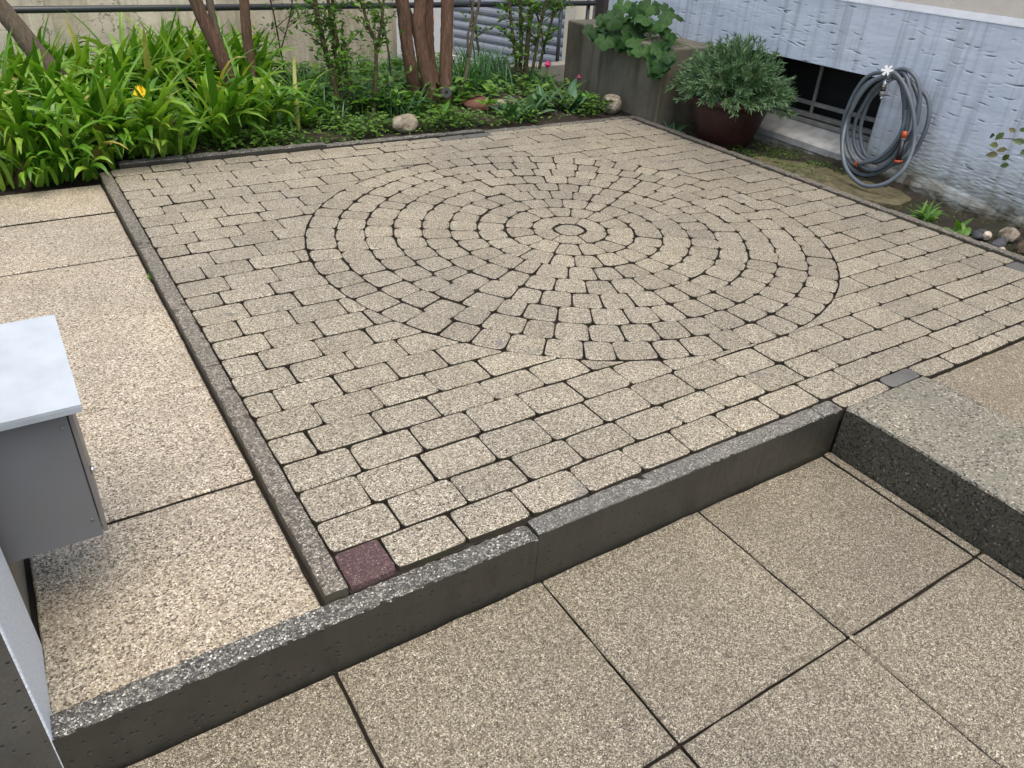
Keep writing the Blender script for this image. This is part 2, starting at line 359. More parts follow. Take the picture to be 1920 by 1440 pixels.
# ------------------------------------------------------------------ polygons for paving stones
def carea(p): return .5 * sum(p[i - 1][0] * p[i][1] - p[i][0] * p[i - 1][1] for i in range(len(p)))
def round_poly(pts, r):
    """round sharp corners, drop near-duplicates"""
    q = []
    for p in pts:
        if not q or math.dist(p, q[-1]) > .004: q.append(p)
    if len(q) > 2 and math.dist(q[0], q[-1]) < .004: q.pop()
    pts = q; out = []; n = len(pts)
    for i in range(n):
        a, b, c = Vector(pts[i - 1]), Vector(pts[i]), Vector(pts[(i + 1) % n])
        u, v = (a - b), (c - b)
        lu, lv = u.length, v.length
        if lu < 1e-6 or lv < 1e-6: continue
        ang = u.angle(v)
        if ang < R(152):
            rr = min(r * random.uniform(.75, 1.3), lu * .45, lv * .45); p0 = b + u / lu * rr; p2 = b + v / lv * rr
            out += [tuple(p0), tuple((p0 + p2) * .25 + b * .5), tuple(p2)]
        else: out.append(tuple(b))
    return out
def inset(p, d):
    n = len(p); out = []
    for i in range(n):
        a, b, c = Vector(p[i - 1]), Vector(p[i]), Vector(p[(i + 1) % n])
        e1 = (b - a); e2 = (c - b)
        if e1.length < 1e-7 or e2.length < 1e-7: out.append(tuple(b)); continue
        n1 = Vector((-e1.y, e1.x)).normalized(); n2 = Vector((-e2.y, e2.x)).normalized()
        k = n1 + n2; 
        if k.length < .3: k = n1
        k = k / max(k.dot(n1), .45); out.append(tuple(b + k * d))
    return out
def densify(p, s=.045):
    out = []
    for i in range(len(p)):
        a, b = p[i], p[(i + 1) % len(p)]; n = max(1, int(math.dist(a, b) / s))
        for k in range(n): out.append((a[0] + (b[0] - a[0]) * k / n, a[1] + (b[1] - a[1]) * k / n))
    return out
def stone(poly, gap=.0013, rad=.016, h=.05, z=0, dens=True, jit=.0009, tilt=.008):
    """poly CCW → V,F of a tumbled paving stone with its top near z"""
    if carea(poly) < 0: poly = poly[::-1]
    p = inset(poly, gap * (random.uniform(.55, 1.5) if tilt > .004 else random.uniform(.85, 1.15))); p = round_poly(p, rad)
    if dens: p = densify(p, .05)
    n = len(p)
    if n < 3: return None
    p = [(x + random.gauss(0, jit), y + random.gauss(0, jit)) for x, y in p]
    cx, cy = sum(a[0] for a in p) / n, sum(a[1] for a in p) / n
    tx, ty, dz = random.gauss(0, tilt), random.gauss(0, tilt), random.gauss(0, .0010)
    rings = [(0, -h), (0, -.0050), (.0009, -.0026), (.0035, -.0004)]
    V, F = [], []
    for d, zz in rings:
        for (x, y) in (inset(p, d) if d else p): V.append((x, y, z + zz + dz + ((x - cx) * tx + (y - cy) * ty if zz > -h else 0)))
    # crowned centre
    V.append((cx, cy, z + dz + .0006))
    for r_ in range(3):
        for k in range(n):
            F.append((r_ * n + k, r_ * n + (k + 1) % n, (r_ + 1) * n + (k + 1) % n, (r_ + 1) * n + k))
    for k in range(n): F.append((3 * n + k, 3 * n + (k + 1) % n, 4 * n))
    return V, F
CX, CY, RO = 1.6097, 1.4557, 1.125
TOPX = [(0.0, 0.0, 0)]
# patio outline (slightly out of square, as found)
def right_x(y): return 3.185 + .035 * max(0, (y - 1.0) / 2)
def back_y(x): return 3.055 - .022 * x
def minus_disc(rect, rad):
    """parts of rect outside the circle, boundary cut along the arc"""
    d = densify(rect, .004); ins = [math.hypot(x - CX, y - CY) < rad for x, y in d]
    if not any(ins): return [rect]
    if all(ins): return []
    n = len(d); st = next(i for i in range(n) if ins[i] and not ins[(i + 1) % n]) + 1
    runs, cur = [], []
    for k in range(n):
        i = (st + k) % n
        if not ins[i]: cur.append(d[i])
        elif cur: runs.append(cur); cur = []
    if cur: runs.append(cur)
    corners = set(map(lambda q: (round(q[0], 5), round(q[1], 5)), rect)); out = []
    for r_ in runs:
        if len(r_) < 3: continue
        keep = [r_[0]] + [q for q in r_[1:-1] if (round(q[0], 5), round(q[1], 5)) in corners] + [r_[-1]]
        a1 = math.atan2(r_[-1][1] - CY, r_[-1][0] - CX); a0 = math.atan2(r_[0][1] - CY, r_[0][0] - CX)
        da = (a0 - a1 + math.pi) % (2 * math.pi) - math.pi; ns = max(2, int(abs(da) * rad / .03))
        keep += [(CX + rad * math.cos(a1 + da * k / ns), CY + rad * math.sin(a1 + da * k / ns)) for k in range(1, ns)]
        if abs(carea(keep)) > 1e-5: out.append(keep)
    return out
# ground and beds ----------------------------------------------------------------------------
def sheet(name, x0, x1, y0, y1, z, mat, nx=2, ny=2, amp=0, **kw):
    xs = np.linspace(x0, x1, nx); ys = np.linspace(y0, y1, ny)
    V = [(x, y, z + (random.uniform(-amp, amp) if amp else 0)) for y in ys for x in xs]
    F = [(j * nx + i, j * nx + i + 1, (j + 1) * nx + i + 1, (j + 1) * nx + i) for j in range(ny - 1) for i in range(nx - 1)]
    return part(name, V, F, mat, None, smooth=amp > 0, **kw)
sheet('ground', -80, 80, -80, 80, -.47, M['soil'], kind='structure')
V, F = box(-3.5, 5.0, -4.0, -.03, -.46, -.178); part('courtyard_floor_base', V, F, M['darkbase'], None, kind='structure')
courtyard = link('courtyard_floor', None, kind='structure')
side_path = link('side_path', None, kind='structure')
V, F = box(-.62, -.05, -.005, 2.97, -.46, -.052); part('side_path_base', V, F, M['darkbase'], None, kind='structure')
V, F = join(box(-.001, 3.25, -.007, 3.06, -.46, -.018), box(1.53, 1.905, -.063, -.0071, -.46, -.018), box(1.9051, 3.25, -.076, -.0071, -.46, -.018))
patio = part('patio_paving', V, F, M['darkbase'], None, kind='structure')
# circle bed, 4 mm higher
nn_ = 96
V = [(CX + 1.118 * math.cos(2 * math.pi * k / nn_), CY + 1.118 * math.sin(2 * math.pi * k / nn_), -.014) for k in range(nn_)]
circle = part('paved_circle', V, [tuple(range(nn_))], M['darkbase'], None, kind='structure')

# straight paving stones ----------------------------------------------------------------------
rowb = [-.006, .101, .209, .329, .447, .560, .675, .788, .903, 1.016, 1.135, 1.253, 1.378, 1.482, 1.610, 1.725, 1.856, 1.970, 2.091, 2.205, 2.334, 2.447, 2.578, 2.696, 2.838, 2.94, 3.06]
first = [.107, .170, .145, .170, .101, .159, .083, .165, .107, .162, .107, .165, .111, .162, .109, .170, .111, .169, .110, .171, .112, .171, .115, .171, .119, .18]
stones = []   # (dist, poly, mat)
def add_stone(lst, poly, mat=None, **kw):
    cx_ = sum(p[0] for p in poly) / len(poly); cy_ = sum(p[1] for p in poly) / len(poly)
    lst.append((math.hypot(cx_ + .354, cy_ + 1.076), poly, mat, kw))
for r_ in range(26):
    y0, y1 = rowb[r_], rowb[r_ + 1]; xs = [0.0, first[r_]]
    pitch = .1715 + .0012 * (r_ / 26) * 4
    while xs[-1] < 3.3: xs.append(xs[-1] + pitch + random.gauss(0, .0035))
    if first[r_] < .09 and False: pass
    ym = (y0 + y1) / 2; xe = right_x(ym)
    xs = [x for x in xs if x < xe - .035] + [xe]
    rects = []
    for i in range(len(xs) - 1):
        a, b = xs[i], xs[i + 1]; sk = random.gauss(0, .0012)
        yb0, yb1 = y0, y1
        if r_ == 25: yb1 = back_y((a + b) / 2)
        ex = .0011 * max(0, min(1, (ym - 1.2) / .8)); rects.append([a, b, yb0 + ex, yb1 - ex, sk])
    # merge slivers next to the circle into their neighbour
    def pieces(q):
        a, b, c_, d_, sk = q
        return minus_disc([(a, c_ + .0008), (b, c_ + .0008), (b + sk, d_ - .0008), (a + sk, d_ - .0008)], RO + .0015)
    i = 0
    while i < len(rects):
        ps = pieces(rects[i]); ar = sum(abs(carea(p)) for p in ps)
        if 0 < ar < .0048 and len(rects) > 1:
            full = lambda q: sum(abs(carea(p)) for p in pieces(q))
            nb = [j for j in (i - 1, i + 1) if 0 <= j < len(rects)]
            j = max(nb, key=lambda j: full(rects[j]))
            if full(rects[j]) > .006:
                rects[j][0] = min(rects[i][0], rects[j][0]); rects[j][1] = max(rects[i][1], rects[j][1]); rects.pop(i); i = max(0, i - 1); continue
        i += 1
    for k, q in enumerate(rects):
        mat = None
        if r_ == 0 and k == 0: mat = 'redstone'
        if r_ == 25 and 1.72 < (q[0] + q[1]) / 2 < 2.06: mat = 'darkstone'
        if r_ == 2 and k == len(rects) - 1: mat = 'darkstone'
        for p in pieces(q):
            if abs(carea(p)) > .0011: add_stone(stones, p, mat)
# narrow half row beside the step
x = 1.512
for i, w in enumerate([.228, .155, .17, .17, .165, .17, .17, .17, .17]):
    b = min(x + w, 3.18)
    add_stone(stones, [(x, -.0635 if i < 2 else -.0755), (b, -.0635 if i < 2 else -.0755), (b, -.0075), (x, -.0075)], 'darkstone' if i == 1 else None); x = b
stones.sort(key=lambda s: s[0])
def build(stones, parent, pname):
    rest = []; fms = []
    for i, (d, poly, mat, kw) in enumerate(stones):
        vf = stone(poly, **kw)
        if vf is None: continue
        if i < 299 or mat:
            nv = (len(vf[0]) - 1) // 4
            if mat == 'redstone': o = part(pname, vf[0], vf[1], M[mat], parent)
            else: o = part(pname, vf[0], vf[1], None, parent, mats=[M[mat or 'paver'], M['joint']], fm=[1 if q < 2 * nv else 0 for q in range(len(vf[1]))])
            if mat == 'redstone': o['label'] = 'small square red-brown paving stone in the front left corner'
            elif mat == 'darkstone': o['label'] = 'dark grey paving stone among the beige ones'
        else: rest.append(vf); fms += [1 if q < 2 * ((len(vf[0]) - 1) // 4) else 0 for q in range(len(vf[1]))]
    if rest:
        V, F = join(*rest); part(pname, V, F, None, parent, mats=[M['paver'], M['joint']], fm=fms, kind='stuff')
build(stones, patio, 'paving_stone')
# the rings
ring = []
rb = [.168] + [.168 + (RO - .168) / 8 * k for k in range(1, 9)]
def sector(r0, r1, a0, a1, n=2):
    p = [(CX + r1 * math.cos(a0 + (a1 - a0) * k / n), CY + r1 * math.sin(a0 + (a1 - a0) * k / n)) for k in range(n + 1)]
    q = [(CX + r0 * math.cos(a0 + (a1 - a0) * k / n), CY + r0 * math.sin(a0 + (a1 - a0) * k / n)) for k in range(n, -1, -1)]
    return p + q
hexa = [(CX + .0725 * math.cos(R(a)), CY + .0735 * math.sin(R(a))) for a in (-35, 20, 75, 140, 200, 255)]
add_stone(ring, hexa, rad=.02)
for k, (a0, a1) in enumerate(((35, 88), (88, 150), (150, 205), (205, 262), (262, 325), (325, 395))):
    add_stone(ring, sector(.0745, .166, R(a0), R(a1), 3), rad=.016)
cnt = [15, 22, 28, 34, 40, 46, 52, 57]; off = [4, 9, 2, 7, 1, 5, 3, 2.4]
for i, n_ in enumerate(cnt):
    r0, r1 = rb[i], rb[i + 1]; w = 2 * math.pi / n_
    js = [R(off[i]) + w * k + random.gauss(0, .055) * w for k in range(n_)]
    for k in range(n_):
        a0, a1 = js[k], js[(k + 1) % n_] + (2 * math.pi if k == n_ - 1 else 0)
        if i in (6, 7) and random.random() < .0: continue
        dr = random.gauss(0, .0015)
        # nearly parallel-sided stones leave wedge gaps on the outside
        ex = .0012 * max(0, min(1, math.sin((a0 + a1) / 2) * r1 + .2)); p = sector(r0 + dr + .0012 + ex, r1 + dr - .0012 - ex, a0, a1, 1)
        sh = .0002 + .003 * random.random() ** 2
        c0 = Vector(p[0]); c1 = Vector(p[1]); e = (c1 - c0).normalized()
        p[0] = tuple(c0 + e * sh); p[1] = tuple(c1 - e * sh)
        mid = (Vector(p[0]) + Vector(p[1])) / 2; rd = (mid - Vector((CX, CY))).normalized()
        p.insert(1, tuple(mid + rd * .004))
        add_stone(ring, p, rad=.020, gap=.0013)
ring.sort(key=lambda s: s[0]); build(ring, circle, 'ring_stone')

# ------------------------------------------------------------------ kerbs, slabs, step
def kerb(pname, parent, axis, a0, a1, b0, b1, z0, z1, top, side, **kw):
    V, F, T = rough_box(axis, a0, a1, b0, b1, z0, z1, **kw)
    me_o = part(pname, V, F, None, parent, fm=T, mats=[M[side], M[top]])
    bm = bmesh.new(); bm.from_mesh(me_o.data); bmesh.ops.recalc_face_normals(bm, faces=bm.faces); bm.to_mesh(me_o.data); bm.free()
    return me_o
front_kerb = link('front_kerb', None, kind='structure')
for a0, a1, z in ((-.552, .4310, -.019), (.4325, 1.4300, -.008), (1.4318, 1.5143, -.007)):
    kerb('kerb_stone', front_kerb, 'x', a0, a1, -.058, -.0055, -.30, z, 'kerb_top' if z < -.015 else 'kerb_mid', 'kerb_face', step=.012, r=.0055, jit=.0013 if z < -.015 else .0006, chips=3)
left_kerb = link('side_kerb', None, kind='structure')
for a0, a1 in ((-.001, .998), (1.0, 1.998), (2.0, 3.03)):
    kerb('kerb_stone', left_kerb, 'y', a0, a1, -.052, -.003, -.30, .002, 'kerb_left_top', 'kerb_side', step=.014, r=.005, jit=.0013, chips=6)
back_kerb = link('back_kerb', None, kind='structure')
xx = [.30, 1.03, 2.03, 3.02]
for i in range(-1, 3):
    a0 = xx[i] if i >= 0 else -.02; a1 = (xx[i + 1] if i >= 0 else .298) - .002
    o = kerb('kerb_stone', back_kerb, 'x', a0, a1, 3.062, 3.115, -.2, .022 - .012 * max(i, 0), 'kerb_top', 'kerb_face', step=.02, r=.005, jit=.0012, chips=3)
    o.rotation_euler.z = R(-1.26); o.location = (0, .0, 0)
o = kerb('kerb_stone', back_kerb, 'x', 3.02, 3.235, 3.062, 3.115, -.2, 0.0, 'kerb_top', 'kerb_face', step=.02); o.rotation_euler.z = R(-1.26)
right_kerb = link('right_kerb', None, kind='structure')
yy = [-1.2, -.2, .8, 1.8, 2.99]
for i in range(4):
    y0, y1 = yy[i], yy[i + 1] - .002
    # line follows the slightly flared edge
    V, F, T = rough_box('y', y0, y1, 0, .048, -.25, .012, step=.02, r=.005, jit=.0013, chips=4)
    V = [(v[0] + right_x(v[1]) + .004, v[1], v[2]) for v in V]
    o = part('kerb_stone', V, F, None, right_kerb, fm=T, mats=[M['kerb_side'], M['kerb_left_top']])
    bm = bmesh.new(); bm.from_mesh(o.data); bmesh.ops.recalc_face_normals(bm, faces=bm.faces); bm.to_mesh(o.data); bm.free()
# lower courtyard slabs
def slab(parent, x0, x1, y0, y1, z, mat, h=.05, gap=.0033, label=None):
    V, F = stone([(x0, y0), (x1, y0), (x1, y1), (x0, y1)], gap=gap - .0002, rad=.004, h=h, z=z, jit=.0008, tilt=.0018)
    nv = (len(V) - 1) // 4
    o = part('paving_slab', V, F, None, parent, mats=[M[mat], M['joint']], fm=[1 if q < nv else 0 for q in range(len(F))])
    if label: o['label'] = label
gx = [-3.156 + .5148 * k for k in range(10)]; gx = [x for x in gx if x < 1.49]; gy = [-.0605, -.547, -1.06, -1.573, -2.086, -2.6]
gx = [-.0673 + .5148 * k for k in range(-5, 4)]
for i in range(len(gx) - 1):
    for j in range(len(gy) - 1): slab(courtyard, gx[i], gx[i + 1], gy[j + 1], gy[j], -.1626, 'slab_low')
for j in range(len(gy) - 1): slab(courtyard, gx[-1], 1.512, gy[j + 1], gy[j], -.1626, 'slab_low', label='narrow strip slab beside the step')
# side path
sy = [.0, .476, .962, 1.502, 2.024, 2.55, 2.96]
jg = [0, .0012, -.0008, -.0004, .0045, .0055, 0]
for j in range(6): slab(side_path, -.553, -.0565, sy[j] + jg[j], sy[j + 1] - jg[j + 1], -.036, 'slab_left', gap=.0033)
# concrete step block and the slab beside it
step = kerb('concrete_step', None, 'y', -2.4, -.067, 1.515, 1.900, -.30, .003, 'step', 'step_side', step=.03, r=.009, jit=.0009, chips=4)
step['kind'] = 'structure'
terrace = link('upper_landing', None, kind='structure')
V, F = box(1.905, 3.18, -2.6, -.0785, -.46, -.05); part('landing_base', V, F, M['darkbase'], terrace)
for j, (y0, y1) in enumerate(((-1.08, -.082), (-2.08, -1.08))):
    slab(terrace, 1.904, 2.54, y0, y1, -.002, 'slab_right'); slab(terrace, 2.54, 3.178, y0, y1, -.002, 'slab_right')

# ------------------------------------------------------------------ planting bed soil, strip by the wall
def soil(name, x0, x1, y0, y1, z, hfun, mat, step=.04):
    nx = int((x1 - x0) / step) + 1; ny = int((y1 - y0) / step) + 1; V, F = [], []
    for j in range(ny):
        for i in range(nx):
            x = x0 + (x1 - x0) * i / (nx - 1); y = y0 + (y1 - y0) * j / (ny - 1); V.append((x, y, z + hfun(x, y) + random.uniform(-.008, .008)))
    for j in range(ny - 1):
        for i in range(nx - 1): F.append((j * nx + i, j * nx + i + 1, (j + 1) * nx + i + 1, (j + 1) * nx + i))
    # skirt down
    o = part(name, V, F, M[mat], None, smooth=True, kind='structure'); return o
soil('flower_bed', -3.2, 3.30, 3.10, 4.86, -.02, lambda x, y: .03 * math.sin(x * 3.1) * math.sin(y * 4) + .05 * min(1, (y - 3.1) * 2) - (.05 if x < -.02 and y < 3.2 else 0), 'soil')
V, F = box(-3.2, 3.45, 3.14, 4.84, -.46, -.07); part('flower_bed_base', V, F, M['soil'], None, kind='structure')
V, F = box(3.30, 3.45, 3.0, 4.8, -.46, .0); part('flower_bed_edge', V, F, M['soil'], None, kind='structure')
soil('side_bed', -3.2, -.05, 2.955, 3.12, -.05, lambda x, y: .02 * math.sin(x * 9), 'soil', .03)
soil('back_strip', -3.2, 2.6, 4.84, 5.22, -.02, lambda x, y: 0, 'soil', .08)
soil('wall_strip', 3.235, 3.80, -1.2, 2.86, -.045, lambda x, y: .05 * max(0, (x - 3.5) / .3) * (1 + .6 * math.sin(y * 5)) - .03 * max(0, min(1, (1.3 - y) * 1.5)), 'mossoil', .03)
V, F = box(3.235, 3.76, -1.2, 2.86, -.46, -.10); part('wall_strip_base', V, F, M['soil'], None, kind='structure')
# edging stones at the back end of the bed
V, F = bevbox(2.7, 4.35, 4.86, 4.98, -.42, -.01, .01); part('bed_edging', V, F, M['pillar_beige'], None, kind='structure')

# ------------------------------------------------------------------ the house on the right
XW = 3.75
house = thing('house_wall', 'blue-white rough plastered house wall with cream render above it and a barred cellar window', 'building', (XW, 1.5, -.2))
ny, nz = 640, 350; Y = np.linspace(.2, 4.0, ny); Z = np.linspace(-.22, .832, nz); GY, GZ = np.meshgrid(Y, Z, indexing='ij')
D = np.zeros_like(GY); G = np.zeros_like(GY)
ngo = 900
for k in range(ngo):
    cy_, cz_ = RNG.uniform(.2, 4), RNG.uniform(-.2, .83)
    fine = cz_ < .34 and cy_ < 1.4
    L = RNG.uniform(.008, .034) * (.8 if fine else 1.05); Hh = RNG.uniform(.0013, .0032); sl = RNG.normal(0, .13); cv = RNG.normal(0, 3)
    i0, i1 = np.searchsorted(Y, [cy_ - L * 1.4, cy_ + L * 1.4]); j0, j1 = np.searchsorted(Z, [cz_ - .03, cz_ + .03])
    yy_, zz_ = GY[i0:i1, j0:j1] - cy_, GZ[i0:i1, j0:j1] - cz_
    q = np.exp(-(yy_ / L) ** 4 - ((zz_ - sl * yy_ - cv * yy_ ** 2) / Hh) ** 2)
    a = RNG.uniform(.25, 1) ** 1.3; D[i0:i1, j0:j1] -= q * .0045 * a; G[i0:i1, j0:j1] = np.maximum(G[i0:i1, j0:j1], q * a * (.75 if fine else 1))
def vnoise(shape, n):
    g = RNG.random((n + 2, n + 2)); a = np.linspace(0, n, shape[0]); b = np.linspace(0, n, shape[1])
    i, j = a.astype(int), b.astype(int); fa, fb = (a - i)[:, None], (b - j)[None]; fa = fa * fa * (3 - 2 * fa); fb = fb * fb * (3 - 2 * fb)
    return (g[i][:, j] * (1 - fa) * (1 - fb) + g[i + 1][:, j] * fa * (1 - fb) + g[i][:, j + 1] * (1 - fa) * fb + g[i + 1][:, j + 1] * fa * fb)
D += (vnoise(D.shape, 24) - .5) * .0016 + (vnoise(D.shape, 90) - .5) * .0006
rg = RNG.random((260, 176)); low = np.clip((.36 - GZ) / .25, 0, 1) * np.clip((1.5 - GY) / .3, 0.0, 1)
D += (vnoise(D.shape, 130) - .5) * .0032 * low
# lower plinth swells outwards to a ragged foot
foot = np.clip((.05 + .03 * np.sin(GY * 7) + (vnoise(D.shape, 30) - .5) * .07 - GZ) / .08, 0, 1); D += foot * .02
WY0, WY1, WZ0, WZ1 = 1.535, 2.80, .046, .484
V = np.stack([XW - D, GY, GZ], -1).reshape(-1, 3)
F = []
for i in range(ny - 1):
    yc = (Y[i] + Y[i + 1]) / 2
    for j in range(nz - 1):
        zc = (Z[j] + Z[j + 1]) / 2
        if WY0 < yc < WY1 and WZ0 < zc < WZ1: continue
        a = i * nz + j; F.append((a, a + 1, a + nz + 1, a + nz))
o = part('wall', V.tolist(), F, M['plaster'], house, smooth=True)
at = o.data.attributes.new('gouge', 'FLOAT', 'POINT'); at.data.foreach_set('value', G.reshape(-1).astype(np.float32))
V, F = join(box(XW + .001, XW + .3, -1.4, .199, -.2, .83), box(XW + .02, XW + .3, .2, WY0, -.2, .83), box(XW + .02, XW + .3, WY1, 3.99, -.2, .83), box(XW + .02, XW + .3, WY0, WY1, WZ1 + .004, .83), box(XW + .02, XW + .3, WY0, WY1, -.2, WZ0 - .05))
part('wall_core', V, F, M['reveal'], house)
# ledge and cream wall above
V = [(XW - .003, -1.4, .828), (XW - .003, 4, .828), (XW + .03, 4, .862), (XW + .03, -1.4, .862), (XW + .3, -1.4, .828), (XW + .3, 4, .828)]
part('ledge', V, [(0, 1, 2, 3), (0, 4, 5, 1)], M['ledge'], house)
V, F = box(XW + .028, XW + .35, -1.4, 4.0, .855, 5.2); part('upper_wall', V, F, M['cream'], house)
# window recess
win = part('cellar_window', *join(([(XW - .002, WY0, WZ1), (XW - .002, WY1, WZ1), (XW + .24, WY1, WZ1), (XW + .24, WY0, WZ1)], [(0, 1, 2, 3)]),
     ([(XW - .001, WY0, WZ0 - .01), (XW - .001, WY0, WZ1), (XW + .24, WY0, WZ1), (XW + .24, WY0, WZ0)], [(0, 3, 2, 1)]),
     ([(XW - .001, WY1, WZ0), (XW - .001, WY1, WZ1), (XW + .24, WY1, WZ1), (XW + .24, WY1, WZ0)], [(0, 1, 2, 3)])), M['reveal'], house)
V = [(XW + .2405, WY0 - .02, .0), (XW + .2405, WY1, .0), (XW + .2405, WY1, .5), (XW + .2405, WY0 - .02, .5)]
part('dark_opening', V, [(0, 1, 2, 3)], M['black'], win)
# sloping sill with nosing
V = [(XW - .022, WY0 - .02, .040), (XW - .022, WY1, .066), (XW - .022, WY1, .030), (XW - .022, WY0 - .02, .004), (XW + .16, WY0 - .02, .118), (XW + .16, WY1, .135), (XW + .02, WY0 - .02, .004), (XW + .02, WY1, .03),
     (XW - .012, WY0 - .02, .050), (XW - .012, WY1, .076)]
part('sill', V, [(0, 3, 2, 1), (0, 1, 9, 8), (8, 9, 5, 4), (3, 6, 7, 2), (0, 8, 4, 6, 3)], M['sill'], win)
def bar(name, y0, y1, z0, z1, x0, x1, parent=win, mat='bars'):
    V, F = bevbox(x0, x1, y0, y1, z0, z1, .003); part(name, V, F, M[mat], parent)
bar('rail', WY0 - .01, WY1, .222, .246, XW + .150, XW + .172)
bar('bar', 2.074, 2.092, .175, .482, XW + .152, XW + .170)
bar('bar', 2.56, 2.578, .175, .482, XW + .152, XW + .170)
bar('frame_rail', WY0 - .01, WY1, .150, .176, XW + .150, XW + .190)
bar('frame_rail', WY0 - .01, WY1, .118, .143, XW + .13, XW + .20)
V, F = tube([(XW + .16, WY0 + .022, .115), (XW + .16, WY0 + .022, .482)], .0125, 10); part('drain_pipe', V, F, M['bars'], win, smooth=True)
V, F = tube([(XW + .145, WY0 + .03, .105), (XW + .145, WY0 + .03, .135)], .022, 10); part('pipe_collar', V, F, M['chrome'], win, smooth=True)

# ------------------------------------------------------------------ concrete side wall with the lobed-leaf plant
pts = [(3.262, 2.78), (3.437, 4.08), (3.745, 4.08), (3.745, 2.78)]
V, F = [], []
n_ = 40
bm = bmesh.new()
lo = [bm.verts.new((x, y, -.2)) for x, y in pts]; hi = [bm.verts.new((x, y, .463)) for x, y in pts]
bm.faces.new(lo[::-1]); bm.faces.new(hi)
for i in range(4): bm.faces.new((lo[i], lo[(i + 1) % 4], hi[(i + 1) % 4], hi[i]))
bmesh.ops.recalc_face_normals(bm, faces=bm.faces); bmesh.ops.bevel(bm, geom=list(bm.edges), offset=.01, segments=2, affect='EDGES', profile=.5)
bm.verts.index_update(); V = [tuple(v.co) for v in bm.verts]; F = [[v.index for v in f.verts] for f in bm.faces]; bm.free()
tagthing('concrete_wall', V, F, M['planter'], 'low stained concrete wall block at the end of the flower bed, leafy plant hanging over it', 'wall', (3.5, 3.4, -.2))

# ------------------------------------------------------------------ leaves machinery
def blades(base, az, el, L, W, bend, S=7, fold=.25, taper=1.0, twist=None):
    """arching strap leaves. arrays of length N. returns V (N,(S+1)*3,3) and faces of one blade"""
    N = len(L); P = np.zeros((N, S + 1, 3)); T = np.zeros((N, S + 1, 3)); e = el.copy(); p = base.copy()
    dirh = np.stack([np.cos(az), np.sin(az), np.zeros(N)], -1)
    for s in range(S + 1):
        t_ = dirh * np.cos(e)[:, None]; t_[:, 2] = np.sin(e); P[:, s] = p; T[:, s] = t_
        p = p + t_ * (L / S)[:, None]; e = e - bend / S * (0.5 + 1.2 * s / S)
    side = np.stack([-np.sin(az), np.cos(az), np.zeros(N)], -1)
    if twist is not None:
        side = side * np.cos(twist)[:, None]; side[:, 2] += np.sin(twist)
    V = np.zeros((N, S + 1, 3, 3))
    for s in range(S + 1):
        u = s / S; w = W * (np.minimum(1, (u * 3.2 + .45)) * (1 - max(0, (u - .45) / .55) ** 1.8 * .97) ** taper)
        nrm = np.cross(side, T[:, s])
        V[:, s, 0] = P[:, s] - side * (w / 2)[:, None] - nrm * (w * -fold)[:, None] * 1
        V[:, s, 1] = P[:, s]
        V[:, s, 2] = P[:, s] + side * (w / 2)[:, None] - nrm * (w * -fold)[:, None] * 1
    F = []
    for s in range(S):
        for k in range(2): F.append((s * 3 + k, s * 3 + k + 1, (s + 1) * 3 + k + 1, (s + 1) * 3 + k))
    return V.reshape(N, -1, 3), np.array(F)
def fmesh(name, V, F, mat, tint=None, smooth=True):
    """many copies: V (N,K,3), F (m,4)"""
    N, K = V.shape[:2]; FF = (F[None] + (np.arange(N) * K)[:, None, None]).reshape(-1, F.shape[1])
    me = bpy.data.meshes.new(name); me.vertices.add(N * K); me.vertices.foreach_set('co', V.reshape(-1).astype(np.float32))
    nl = FF.size; me.loops.add(nl); me.loops.foreach_set('vertex_index', FF.reshape(-1).astype(np.int32))
    me.polygons.add(len(FF)); me.polygons.foreach_set('loop_start', np.arange(0, nl, F.shape[1], dtype=np.int32)); 
    me.update(calc_edges=True); me.validate()
    if smooth: me.polygons.foreach_set('use_smooth', [True] * len(me.polygons))
    if tint is None: tint = RNG.random(N)
    at = me.attributes.new('tint', 'FLOAT', 'POINT'); at.data.foreach_set('value', np.repeat(tint, K).astype(np.float32))
    me.materials.append(mat); return me
LEAF_OUT = [(0, 0), (.22, .38), (.5, .5), (.8, .3), (1, 0)]
def ovate(base, dirv, nrm, L, W, cup=.15):
    """pointed oval leaves: 8 verts, 6 quads-ish. base,dir,nrm (N,3)"""
    N = len(L); dirv = dirv / np.linalg.norm(dirv, axis=1)[:, None]; side = np.cross(nrm, dirv); side /= (np.linalg.norm(side, axis=1)[:, None] + 1e-9); nn = np.cross(dirv, side)
    us = [0, .3, .65, 1.0]; ws = [.12, 1, .85, .05]; V = np.zeros((N, 12, 3))
    for i, (u, w) in enumerate(zip(us, ws)):
        droop = -nn * (L * .18 * u * u)[:, None]
        c_ = base + dirv * (L * u)[:, None] + droop
        V[:, i * 3] = c_ - side * (W / 2 * w)[:, None] + nn * (W * cup * w)[:, None]; V[:, i * 3 + 1] = c_; V[:, i * 3 + 2] = c_ + side * (W / 2 * w)[:, None] + nn * (W * cup * w)[:, None]
    F = []
    for s in range(3):
        for k in range(2): F.append((s * 3 + k, s * 3 + k + 1, (s + 1) * 3 + k + 1, (s + 1) * 3 + k))
    return V, np.array(F)
def shift(V, parent):
    a = org(parent); return V - np.array([a.x, a.y, a.z])

